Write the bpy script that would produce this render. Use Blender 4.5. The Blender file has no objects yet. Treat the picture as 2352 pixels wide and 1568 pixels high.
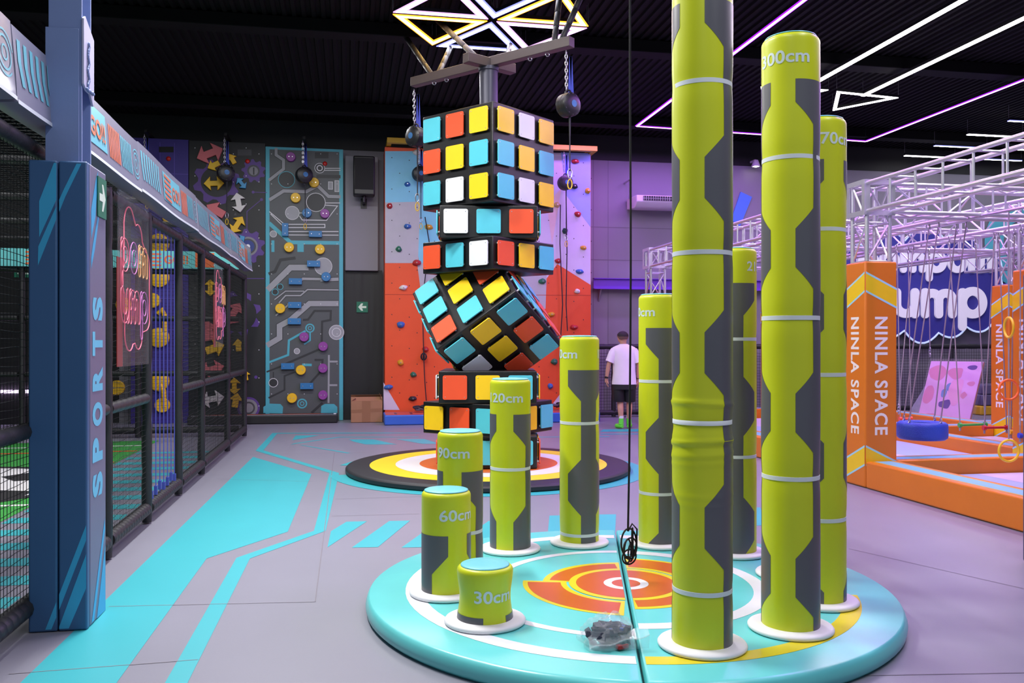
import bpy, bmesh, math, random
from math import sin, cos, pi, radians, atan2, sqrt, hypot
from mathutils import Vector, Matrix, noise

S = bpy.context.scene
COL = S.collection
random.seed(7)

# ------------------------------------------------------------------ camera
F, CX, CY, CH = 2000.0, 1176.0, 786.0, 1.56        # focal length in pixels, horizon row, eye height
TH = radians(10.54)                                # the hall's long axis lies 10.5 degrees left of the view axis
SN, CS = sin(TH), cos(TH)
cam_data = bpy.data.cameras.new('camera')
cam = bpy.data.objects.new('camera', cam_data)
COL.objects.link(cam)
cam.location = (0, 0, CH)
cam.rotation_euler = (pi / 2, 0, -TH)
cam_data.sensor_width = 36
cam_data.lens = 36 * F / 2352
cam_data.shift_y = 2 / 2352
cam_data.clip_start = 0.05
cam_data.clip_end = 200
S.camera = cam

# ------------------------------------------------------------------ exposure, sky
S.view_settings.view_transform = 'Standard'
S.view_settings.look = 'None'
S.view_settings.gamma = 1
S.view_settings.use_curve_mapping = False
S.view_settings.exposure = 0.08
world = bpy.data.worlds.new('world')
S.world = world
world.use_nodes = True
world.node_tree.nodes['Background'].inputs[0].default_value = (0.60, 0.78, 1.0, 1)
world.node_tree.nodes['Background'].inputs[1].default_value = 0.36

def area(name, loc, size, power, col, rot=(0, 0, 0), spread=180):
    d = bpy.data.lights.new(name, 'AREA')
    d.shape = 'RECTANGLE'
    d.size, d.size_y = size
    d.energy = power
    d.color = col
    d.spread = radians(spread)
    o = bpy.data.objects.new(name, d)
    COL.objects.link(o)
    o.location = loc
    o.rotation_euler = rot
    return o

# unseen lights: battens inferred above fence and camera, others added for brightness
area('unseen_batten', (-1.0, 6.0, 5.75), (0.25, 1.6), 320, (1.0, 0.98, 0.97))
area('unseen_batten', (0.6, 1.6, 5.75), (0.25, 3.5), 95, (0.92, 0.96, 1.0))
area('unseen_batten', (3.4, 2.2, 5.75), (0.25, 3.5), 100, (0.95, 0.92, 1.0))
area('unseen_batten', (2.4, 7.4, 5.75), (0.25, 2.0), 90, (0.98, 0.95, 1.0))
area('unseen_batten', (-1.4, 8.6, 5.75), (1.6, 0.25), 210, (1.0, 0.98, 0.96))  # added to brighten the front of the cube tower
area('unseen_batten', (-0.6, 13.6, 5.75), (4.0, 0.25), 190, (0.97, 0.97, 1.0))
area('unseen_batten', (-5.5, 12.0, 5.75), (0.25, 3.0), 80, (0.95, 0.97, 1.0))
# violet and pink LED battens over the ninja course
area('violet_batten', (5.4, 9.8, 5.65), (0.2, 11.0), 340, (0.50, 0.14, 1.0))
area('violet_batten', (10.2, 11.0, 5.65), (0.2, 6.0), 200, (0.62, 0.28, 1.0))
area('violet_batten', (6.4, 16.6, 5.65), (5.0, 0.2), 140, (0.52, 0.20, 1.0))
area('white_batten', (7.5, 8.5, 5.65), (0.2, 5.0), 150, (1.0, 0.86, 1.0))
area('white_batten', (12.0, 14.5, 5.65), (2.0, 2.0), 150, (0.88, 0.86, 1.0))

# ------------------------------------------------------------------ pixel -> place helpers
def cam2w(X, D, z=0.0):
    return Vector((X * CS + D * SN, D * CS - X * SN, z))
def P(px, py, z=0.0):                    # point of the level plane at height z seen at a pixel
    D = F * (CH - z) / (py - CY)
    return cam2w((px - CX) / F * D, D, z)
def onY(px, py, y):                      # ... of the cross wall plane y
    k = (px - CX) / F
    D = y / (CS - k * SN)
    return Vector((k * D * CS + D * SN, y, CH + (CY - py) / F * D))
def onX(px, py, x):                      # ... of the long wall plane x
    k = (px - CX) / F
    D = x / (k * CS + SN)
    return Vector((x, D * CS - k * D * SN, CH + (CY - py) / F * D))
def atD(px, py, D):
    return cam2w((px - CX) / F * D, D, CH + (CY - py) / F * D)

# ------------------------------------------------------------------ materials
def lin(c):
    c = c / 255.0
    return c / 12.92 if c <= 0.04045 else ((c + 0.055) / 1.055) ** 2.4
def rgb(r, g, b):
    return (lin(r), lin(g), lin(b), 1)
MATS = {}
def mat(name, col, rough=0.5, metal=0.0, var=0.06, scale=6.0, bump=0.0, bscale=40.0, coat=0.0, spec=0.5):
    if name in MATS:
        return MATS[name]
    m = bpy.data.materials.new(name)
    m.use_nodes = True
    nt = m.node_tree
    b = nt.nodes['Principled BSDF']
    b.inputs['Roughness'].default_value = rough
    b.inputs['Metallic'].default_value = metal
    b.inputs['Specular IOR Level'].default_value = spec
    if coat:
        b.inputs['Coat Weight'].default_value = coat
        b.inputs['Coat Roughness'].default_value = 0.15
    tc = nt.nodes.new('ShaderNodeTexCoord')
    if var:
        n = nt.nodes.new('ShaderNodeTexNoise')
        n.inputs['Scale'].default_value = scale
        n.inputs['Detail'].default_value = 4
        nt.links.new(tc.outputs['Object'], n.inputs['Vector'])
        mx = nt.nodes.new('ShaderNodeMix')
        mx.data_type = 'RGBA'
        c = rgb(*col)
        mx.inputs[6].default_value = tuple(max(0, x * (1 - var)) for x in c[:3]) + (1,)
        mx.inputs[7].default_value = tuple(min(1, x * (1 + var)) for x in c[:3]) + (1,)
        nt.links.new(n.outputs['Fac'], mx.inputs[0])
        nt.links.new(mx.outputs[2], b.inputs['Base Color'])
    else:
        b.inputs['Base Color'].default_value = rgb(*col)
    if bump:
        n2 = nt.nodes.new('ShaderNodeTexNoise')
        n2.inputs['Scale'].default_value = bscale
        n2.inputs['Detail'].default_value = 3
        nt.links.new(tc.outputs['Object'], n2.inputs['Vector'])
        bp = nt.nodes.new('ShaderNodeBump')
        bp.inputs['Strength'].default_value = bump
        bp.inputs['Distance'].default_value = 0.01
        nt.links.new(n2.outputs['Fac'], bp.inputs['Height'])
        nt.links.new(bp.outputs['Normal'], b.inputs['Normal'])
    MATS[name] = m
    return m
def glow(name, col, strength):
    if name in MATS:
        return MATS[name]
    m = bpy.data.materials.new(name)
    m.use_nodes = True
    b = m.node_tree.nodes['Principled BSDF']
    b.inputs['Base Color'].default_value = tuple(0.5 * c for c in col) + (1,)
    b.inputs['Emission Color'].default_value = tuple(col) + (1,)
    b.inputs['Emission Strength'].default_value = strength
    MATS[name] = m
    return m
def clear(name, col, alpha, rough=0.08):
    if name in MATS:
        return MATS[name]
    m = bpy.data.materials.new(name)
    m.use_nodes = True
    b = m.node_tree.nodes['Principled BSDF']
    b.inputs['Base Color'].default_value = rgb(*col)
    b.inputs['Alpha'].default_value = alpha
    b.inputs['Roughness'].default_value = rough
    b.inputs['Specular IOR Level'].default_value = 0.8
    MATS[name] = m
    return m

CYAN = mat('cyan_print', (84, 205, 210), 0.45)
WHITE = mat('white_paint', (235, 235, 238), 0.45)
LIME = mat('lime_vinyl', (204, 213, 34), 0.36, var=0.05, scale=3, bump=0.05, bscale=9)
SLATE = mat('slate_print', (92, 92, 98), 0.36, var=0.05)
STRAPW = mat('white_strap', (215, 222, 228), 0.55)
RING = mat('white_ring_foam', (232, 230, 234), 0.5)
BLACK = mat('black_plastic', (22, 22, 25), 0.42)
DARK = mat('dark_rubber', (30, 30, 33), 0.6, bump=0.15, bscale=60)
STEEL = mat('steel', (190, 190, 196), 0.3, metal=0.85)
ALU = mat('aluminium', (214, 212, 220), 0.33, metal=0.72)
ROPE = mat('grey_rope', (150, 140, 146), 0.8)
NET = mat('black_net', (16, 16, 18), 0.8, var=0)

# ------------------------------------------------------------------ mesh builder
class MB:
    def __init__(s):
        s.v, s.f, s.m = [], [], []
        s.lift = 0.0                                     # keeps overlapping prints from sharing one plane
    def add(s, vs, fs, mi=0):
        o = len(s.v)
        s.v += [Vector(p) for p in vs]
        s.f += [tuple(o + i for i in q) for q in fs]
        s.m += [mi] * len(fs)
        return s
    def box(s, c, d, mi=0, rz=0.0, R=None):
        x, y, z = d[0] / 2, d[1] / 2, d[2] / 2
        vs = [Vector((a * x, b * y, e * z)) for a in (-1, 1) for b in (-1, 1) for e in (-1, 1)]
        if R is None and rz:
            R = Matrix.Rotation(rz, 3, 'Z')
        if R is not None:
            vs = [R @ p for p in vs]
        c = Vector(c)
        return s.add([p + c for p in vs], [(0, 1, 3, 2), (4, 6, 7, 5), (0, 4, 5, 1), (2, 3, 7, 6), (0, 2, 6, 4), (1, 5, 7, 3)], mi)
    def span(s, a, b, mi=0):
        a, b = Vector(a), Vector(b)
        return s.box((a + b) / 2, [abs(q) for q in (b - a)], mi)
    def beam(s, a, b, w, h, mi=0):                       # rectangular bar from a to b
        a, b = Vector(a), Vector(b)
        d = (b - a).normalized()
        up = Vector((0, 0, 1)) if abs(d.z) < 0.95 else Vector((0, 1, 0))
        x = d.cross(up).normalized()
        u = x.cross(d)
        R = Matrix((x, d, u)).transposed()
        return s.box((a + b) / 2, (w, (b - a).length, h), mi, R=R)
    def tube(s, pts, r, n=8, mi=0, closed=False, caps=True):
        pts = [Vector(p) for p in pts]
        k = len(pts)
        rs = r if isinstance(r, (list, tuple)) else [r] * k
        rings = []
        up = None
        for i in range(k):
            if closed:
                t = pts[(i + 1) % k] - pts[i - 1]
            else:
                t = pts[min(i + 1, k - 1)] - pts[max(i - 1, 0)]
            if t.length < 1e-9:
                t = Vector((0, 0, 1))
            t.normalize()
            if up is None:
                up = Vector((0, 0, 1)) if abs(t.z) < 0.9 else Vector((1, 0, 0))
            a = t.cross(up)
            if a.length < 1e-6:
                a = t.cross(Vector((0.3, 1, 0.2)))
            a.normalize()
            b = a.cross(t).normalized()
            up = b
            rings.append([pts[i] + (a * cos(2 * pi * j / n) + b * sin(2 * pi * j / n)) * rs[i] for j in range(n)])
        vs = [p for q in rings for p in q]
        fs = []
        for i in range(k if closed else k - 1):
            i2 = (i + 1) % k
            for j in range(n):
                fs.append((i * n + j, i * n + (j + 1) % n, i2 * n + (j + 1) % n, i2 * n + j))
        if caps and not closed:
            fs.append(tuple(reversed(range(n))))
            fs.append(tuple(range((k - 1) * n, k * n)))
        return s.add(vs, fs, mi)
    def lathe(s, prof, n=48, c=(0, 0, 0), mi=0, cap0=True, cap1=True, R=None):
        c = Vector(c)
        vs = []
        for r, z in prof:
            for j in range(n):
                p = Vector((r * cos(2 * pi * j / n), r * sin(2 * pi * j / n), z))
                vs.append((R @ p if R is not None else p) + c)
        fs = []
        for i in range(len(prof) - 1):
            for j in range(n):
                fs.append((i * n + j, i * n + (j + 1) % n, (i + 1) * n + (j + 1) % n, (i + 1) * n + j))
        k = len(prof)
        if cap0:
            fs.append(tuple(reversed(range(n))))
        if cap1:
            fs.append(tuple(range((k - 1) * n, k * n)))
        return s.add(vs, fs, mi)
    def sphere(s, c, r, mi=0, n=14, k=9, R=None):
        if not isinstance(r, (tuple, list)):
            r = (r, r, r)
        c = Vector(c)
        vs, fs = [], []
        for i in range(k + 1):
            a = pi * i / k
            for j in range(n):
                p = Vector((r[0] * max(sin(a), 1e-4) * cos(2 * pi * j / n), r[1] * max(sin(a), 1e-4) * sin(2 * pi * j / n), -r[2] * cos(a)))
                vs.append((R @ p if R is not None else p) + c)
        for i in range(k):
            for j in range(n):
                fs.append((i * n + j, i * n + (j + 1) % n, (i + 1) * n + (j + 1) % n, (i + 1) * n + j))
        return s.add(vs, fs, mi)
    def prism(s, poly, fr, d, mi=0, off=0.0):            # polygon in frame fr=(o,u,v,n), thickness d behind its face
        o, u, v, n = [Vector(q) for q in fr]
        k = len(poly)
        if sum(poly[i][0] * poly[(i + 1) % k][1] - poly[(i + 1) % k][0] * poly[i][1] for i in range(k)) < 0:
            poly = poly[::-1]
        a = [o + u * p[0] + v * p[1] + n * off for p in poly]
        b = [p - n * d for p in a]
        fs = [tuple(range(k)), tuple(reversed(range(k, 2 * k)))]
        for i in range(k):
            j = (i + 1) % k
            fs.append((i, i + k, j + k, j))
        return s.add(a + b, fs, mi)
    def flat(s, poly, fr, off=0.0, mi=0):
        o, u, v, n = [Vector(q) for q in fr]
        s.lift += 6e-6
        off += s.lift
        k = len(poly)
        if sum(poly[i][0] * poly[(i + 1) % k][1] - poly[(i + 1) % k][0] * poly[i][1] for i in range(k)) < 0:
            poly = poly[::-1]
        return s.add([o + u * p[0] + v * p[1] + n * off for p in poly], [tuple(range(k))], mi)
    def ring(s, fr, c, r0, r1, a0=0, a1=2 * pi, off=0.0, mi=0, n=48):
        o, u, v, nn = [Vector(q) for q in fr]
        s.lift += 6e-6 if n > 8 else 0
        off += s.lift
        vs, fs = [], []
        for i in range(n + 1):
            a = a0 + (a1 - a0) * i / n
            for r in (r0, r1):
                vs.append(o + u * (c[0] + r * cos(a)) + v * (c[1] + r * sin(a)) + nn * off)
        for i in range(n):
            fs.append((2 * i, 2 * i + 1, 2 * i + 3, 2 * i + 2))
        return s.add(vs, fs, mi)
    def stroke(s, pts, w, fr, off=0.0, mi=0):            # painted line of width w in a frame
        o, u, v, n = [Vector(q) for q in fr]
        s.lift += 6e-6
        off += s.lift
        pts = [p for i, p in enumerate(pts) if i == 0 or (Vector(p) - Vector(pts[i - 1])).length > 1e-5]
        k = len(pts)
        L, Rr = [], []
        for i in range(k):
            p = Vector(pts[i]).to_2d()
            d0 = (p - Vector(pts[i - 1]).to_2d()).normalized() if i > 0 else None
            d1 = (Vector(pts[i + 1]).to_2d() - p).normalized() if i < k - 1 else None
            d0 = d0 if d0 is not None else d1
            d1 = d1 if d1 is not None else d0
            nn = Vector((-(d0.y + d1.y), d0.x + d1.x))
            if nn.length < 1e-6:
                nn = Vector((-d0.y, d0.x))
            nn.normalize()
            q = max(0.5, nn.dot(Vector((-d0.y, d0.x))))
            L.append(p + nn * (w / 2 / q))
            Rr.append(p - nn * (w / 2 / q))
        vs, fs = [], []
        for a, b in zip(Rr, L):
            vs += [o + u * a.x + v * a.y + n * off, o + u * b.x + v * b.y + n * off]
        for i in range(k - 1):
            fs.append((2 * i, 2 * i + 2, 2 * i + 3, 2 * i + 1))
        return s.add(vs, fs, mi)
    def text(s, txt, fr, center, h=None, w=None, off=0.001, mi=0, bold=0.012, rot=0.0, depth=0.0, space=1.0):
        vs, fs = text2d(txt, bold, space)
        x0, x1 = min(p[0] for p in vs), max(p[0] for p in vs)
        y0, y1 = min(p[1] for p in vs), max(p[1] for p in vs)
        sy = h / (y1 - y0) if h else w / (x1 - x0)
        sx = w / (x1 - x0) if w else sy
        o, u, v, n = [Vector(q) for q in fr]
        out = []
        for p in vs:
            a, b = (p[0] - (x0 + x1) / 2) * sx, (p[1] - (y0 + y1) / 2) * sy
            a, b = a * cos(rot) - b * sin(rot), a * sin(rot) + b * cos(rot)
            out.append(o + u * (center[0] + a) + v * (center[1] + b) + n * off)
        return s.add(out, fs, mi)
    def build(s, name, mats, parent=None, loc=None, smooth=35, bev=0.0, world=True):
        me = bpy.data.meshes.new(name)
        base = Vector(loc) if loc is not None else Vector((0, 0, 0))
        if parent is not None and world and loc is None:
            q = parent
            while q is not None:
                base = base + q.location
                q = q.parent
        vs = [tuple(p - base) for p in s.v] if world else [tuple(p) for p in s.v]
        me.from_pydata(vs, [], s.f)
        for m in (mats if isinstance(mats, (list, tuple)) else [mats]):
            me.materials.append(m)
        me.polygons.foreach_set('material_index', s.m)
        if smooth:
            me.polygons.foreach_set('use_smooth', [True] * len(me.polygons))
            me.set_sharp_from_angle(angle=radians(smooth))
        me.update()
        o = bpy.data.objects.new(name, me)
        COL.objects.link(o)
        if parent is not None:
            o.parent = parent
        elif loc is not None:
            o.location = loc
        if bev:
            b = o.modifiers.new('bevel', 'BEVEL')
            b.width = bev
            b.segments = 3
            b.limit_method = 'ANGLE'
            b.angle_limit = radians(40)
        return o

TXT = {}
def text2d(txt, bold=0.012, space=1.0):
    key = (txt, bold, space)
    if key not in TXT:
        cu = bpy.data.curves.new('lettering_curve', 'FONT')
        cu.body = txt
        cu.offset = bold
        cu.space_character = space
        cu.resolution_u = 4
        ob = bpy.data.objects.new('lettering_curve', cu)
        COL.objects.link(ob)
        bpy.context.view_layer.update()
        me = bpy.data.meshes.new_from_object(ob.evaluated_get(bpy.context.evaluated_depsgraph_get()))
        TXT[key] = ([tuple(v.co) for v in me.vertices], [tuple(p.vertices) if p.normal.z > 0 else tuple(reversed(p.vertices)) for p in me.polygons])
        bpy.data.objects.remove(ob)
        bpy.data.curves.remove(cu)
        bpy.data.meshes.remove(me)
    return TXT[key]

def tag(o, label=None, cat=None, group=None, kind=None):
    if label: o['label'] = label
    if cat: o['category'] = cat
    if group: o['group'] = group
    if kind: o['kind'] = kind
    return o
def thing(name, loc, label, cat, group=None):
    o = bpy.data.objects.new(name, None)
    COL.objects.link(o)
    o.location = loc
    o.empty_display_size = 0.1
    return tag(o, label, cat, group)
def lab(o, label):
    o['label'] = label
    return o
def copy_tree(o, parent=None):
    c = o.copy()
    COL.objects.link(c)
    c.parent = parent
    for ch in list(o.children):
        copy_tree(ch, c)
    return c
WALLF = lambda y: ((0, y, 0), (1, 0, 0), (0, 0, 1), (0, -1, 0))      # seen from the camera side; u=x, v=z
SIDEF = lambda x: ((x, 0, 0), (0, 1, 0), (0, 0, 1), (1, 0, 0))       # facing +x; u=y, v=z
LEFTF = lambda x: ((x, 0, 0), (0, -1, 0), (0, 0, 1), (-1, 0, 0))     # facing -x; u=-y
TOPF = lambda z: ((0, 0, z), (1, 0, 0), (0, 1, 0), (0, 0, 1))
def xy(p): return (p[0], p[1])
def xz(p): return (p[0], p[2])
def yz(p): return (p[1], p[2])
# ================================================================== the hall
YB = 18.0                                   # back wall
FLOORC = mat('grey_floor_vinyl', (130, 130, 142), 0.42, var=0.05, scale=1.6, bump=0.03, bscale=120)
SEAM = mat('floor_seam', (120, 116, 124), 0.7)
CYANF = mat('cyan_floor_print', (58, 170, 177), 0.4, var=0.04, scale=2)
m = MB()
m.span((-10, -6, -0.1), (17, YB + 0.3, 0))
fl = TOPF(0)
def fpoly(pts, lift=0.0015, mi=1):
    m.flat([xy(P(a, b)) for a, b in pts], fl, lift, mi)
def ext(p, q, y):                            # continue a printed edge from p through q to row y
    t = (y - p[1]) / (q[1] - p[1])
    return (p[0] + (q[0] - p[0]) * t, y)
# broad band
e0, e1 = ext((581.5, 1049), (47, 1568), 1900), ext((474.6, 1282.6), (268, 1568), 1900)
fpoly([(581.5, 1049), (715.6, 1088.8), (661, 1221), (474.6, 1282.6), (268, 1568), e1, e0, (47, 1568)])
# narrow band
e0, e1 = ext((543, 1281), (379, 1568), 1900), ext((574, 1282.6), (431, 1568), 1900)
fpoly([(587, 1035), (605, 1034), (779, 1086), (757, 1086)])
fpoly([(757, 1086), (779, 1086), (748, 1219), (721, 1219)])
fpoly([(721, 1219), (748, 1219), (574, 1282.6), (543, 1281)])
fpoly([(543, 1281), (574, 1282.6), (431, 1568), e1, e0, (379, 1568)])
fpoly([(587, 1035), (626, 994), (638, 994), (604, 1035)])
fpoly([(626, 994), (965, 993.3), (965, 994.7), (626, 995.8)])
fpoly([(679, 1000), (734, 999.5), (671, 1011)])
fpoly([(667, 1021), (675, 1018), (778, 1003.2), (962, 1003), (962, 1004), (780, 1004.3), (680, 1019)])
fpoly([(689, 1022), (695, 1022), (805, 1040), (798, 1041)])
fpoly([(801, 1009), (858, 1009), (912, 1020.5), (840, 1020.5), (812, 1014)])
fpoly([(908, 1008), (975, 1008), (1010, 1019), (970, 1019)])
fpoly([(1230, 1003), (1400, 1002), (1400, 1003.4), (1230, 1004.4)])
fpoly([(1385, 986), (1485, 985), (1490, 990.5), (1378, 991.5)])
fpoly([(1380, 996), (1490, 995.5), (1490, 997), (1380, 997.5)])
# hatched row
fpoly([(796, 1198), (843, 1197), (752, 1257), (760, 1220)])
for x0 in (894, 1008, 1122):
    fpoly([(x0, 1196.5), (x0 + 48, 1195.5), (x0 - 26, 1256.5), (x0 - 86, 1257.5)])
fpoly([(1262, 1184), (1318, 1183), (1312, 1222), (1258, 1228)])
fpoly([(1342, 1182), (1415, 1181), (1413, 1224), (1338, 1224)])
fpoly([(1722, 1166), (1746, 1165), (1762, 1206), (1722, 1208)])
# ring round the tower's mat
tc = cam2w(-0.287, 10.72)
m.ring(fl, (tc.x, tc.y), 1.70, 1.92, radians(185), radians(395), 0.0026, 1, 60)
m.ring(fl, (tc.x, tc.y), 1.70, 1.92, radians(120), radians(160), 0.0026, 1, 24)
# joints between the floor sheets
for a, b in (((768, 1040), (724, 1382)), ((724, 1382), (250, 1393)), ((455, 1515), (20, 1548)), ((770, 1146), (970, 1140)), ((762, 1185), (962, 1180)),
             ((560, 1045), (860, 1038)), ((498, 1100), (720, 1106)), ((1500, 1560), (2352, 1545)), ((1950, 1260), (2352, 1352))):
    m.stroke([xy(P(*a)), xy(P(*b))], 0.006, fl, 0.0022, 2)
# football pitch: turf, lines, black-and-white ball print, cyan bars
TURF = mat('green_turf', (52, 150, 60), 0.8, var=0.2, scale=60, bump=0.3, bscale=400)
PW = mat('pitch_white', (230, 230, 230), 0.6)
PB = mat('pitch_black', (36, 36, 38), 0.6)
PO = mat('pitch_orange', (205, 84, 30), 0.6)
m.flat([(-8.6, 3.5), (-2.98, 3.5), (-2.98, 14.6), (-8.6, 14.6)], fl, 0.004, 3)
for y in (4.2, 9.0, 13.9):
    m.flat([(-8.6, y), (-3.0, y), (-3.0, y + 0.07), (-8.6, y + 0.07)], fl, 0.006, 4)
m.flat([(-3.9, 11.9), (-3.0, 11.9), (-3.0, 12.1), (-3.9, 12.1)], fl, 0.006, 6)
m.flat([(-8.6, 13.2), (-3.0, 13.2), (-3.0, 13.3), (-8.6, 13.3)], fl, 0.006, 6)
m.ring(fl, (-4.5, 10.3), 0.0, 1.55, 0, 2 * pi, 0.006, 4, 48)
m.ring(fl, (-4.5, 10.3), 0.0, 0.5, 0, 2 * pi, 0.007, 5, 5)
for k in range(5):
    a = 2 * pi * k / 5 + pi / 5
    m.ring(fl, (-4.5 + 1.15 * cos(a), 10.3 + 1.15 * sin(a)), 0.0, 0.40, a, a + 2 * pi, 0.007, 5, 5)
m.ring(fl, (-4.5, 10.3), 1.45, 1.58, 0, 2 * pi, 0.0075, 5, 48)
for k in range(17):
    y = 4.0 + k * 0.52
    m.flat([(-2.95, y), (-1.98, y), (-1.98, y + 0.24), (-2.95, y + 0.24)], fl, 0.0015, 1)
m.flat([(-2.95, 12.9), (-1.98, 12.9), (-1.98, 13.1), (-2.95, 13.1)], fl, 0.0015, 1)
tag(m.build('floor', [FLOORC, CYANF, SEAM, TURF, PW, PB, PO], smooth=0), 'grey vinyl sports floor printed with cyan bands', 'floor', kind='structure')

# ceiling: corrugated black sheet on cross beams
CEILC = mat('black_ceiling', (5, 5, 6), 0.75, spec=0.2)
m = MB()
vs, n = [], 0
x = -10.0
prof = []
while x < 17.01:
    prof += [(x, 6.0), (x + 0.05, 6.0), (x + 0.065, 6.03), (x + 0.115, 6.03)]
    x += 0.13
vs = [(a, -6, b) for a, b in prof] + [(a, YB + 0.3, b) for a, b in prof]
k = len(prof)
m.add(vs, [(i, i + 1, k + i + 1, k + i) for i in range(k - 1)])
m.span((-10, -6, 6.05), (17.1, YB + 0.3, 6.15))
tag(m.build('ceiling', CEILC, smooth=0), 'black corrugated metal ceiling', 'ceiling', kind='structure')
for i, y in enumerate((-2.0, 3.0, 7.6, 12.2, 16.4)):
    m = MB()
    m.span((-10, y, 5.82), (17, y + 0.30, 5.999))
    tag(m.build('trim_%d' % (i + 1), CEILC, bev=0.01), 'black ceiling cross beam', 'beam', kind='structure')

# walls
WGREY = mat('grey_wall_paint', (132, 129, 138), 0.6, var=0.04, scale=1.2, bump=0.05, bscale=25)
WSEAM = mat('wall_joint', (110, 106, 114), 0.7)
BLKW = mat('black_wall_paint', (15, 15, 17), 0.6)
m = MB()
m.span((-10, YB, 0), (17, YB + 0.3, 6.0))
wf = WALLF(YB)
m.flat([(-10, 5.46), (17, 5.46), (17, 6), (-10, 6)], wf, 0.004, 1)
m.flat([(-10, 0), (-4.4, 0), (-4.4, 5.5), (-10, 5.5)], wf, 0.003, 1)
for px in (1362, 1396):
    a = onY(px, 700, YB)
    m.flat([(a.x, 0), (a.x + 0.012, 0), (a.x + 0.012, 5.46), (a.x, 5.46)], wf, 0.003, 2)
for z in (3.32, 4.02):
    m.flat([(3.2, z), (15, z), (15, z + 0.016), (3.2, z + 0.016)], wf, 0.003, 2)
tag(m.build('wall_back', [WGREY, BLKW, WSEAM], smooth=0), 'grey back wall with black band under the ceiling', 'wall', kind='structure')
m = MB()
m.span((-10.2, -6, 0), (-10, YB + 0.3, 6.0))
tag(m.build('wall_left', WGREY, smooth=0), 'grey left wall beyond the pitch', 'wall', kind='structure')
m = MB()
m.span((17, -6, 0), (17.2, YB + 0.3, 6.0))
tag(m.build('wall_right', WGREY, smooth=0), 'grey right wall beyond the ninja course', 'wall', kind='structure')

# pilaster and gray recess beside the climbing walls (structure)
a, b = onY(793, 700, 17.9), onY(868, 700, 17.9)
m = MB()
m.span((a.x, 17.75, 3.0), (b.x, 18.0, 5.3))
tag(m.build('trim_6', WGREY, bev=0.01), 'grey wall pilaster behind the speaker', 'wall', kind='structure')
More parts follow.
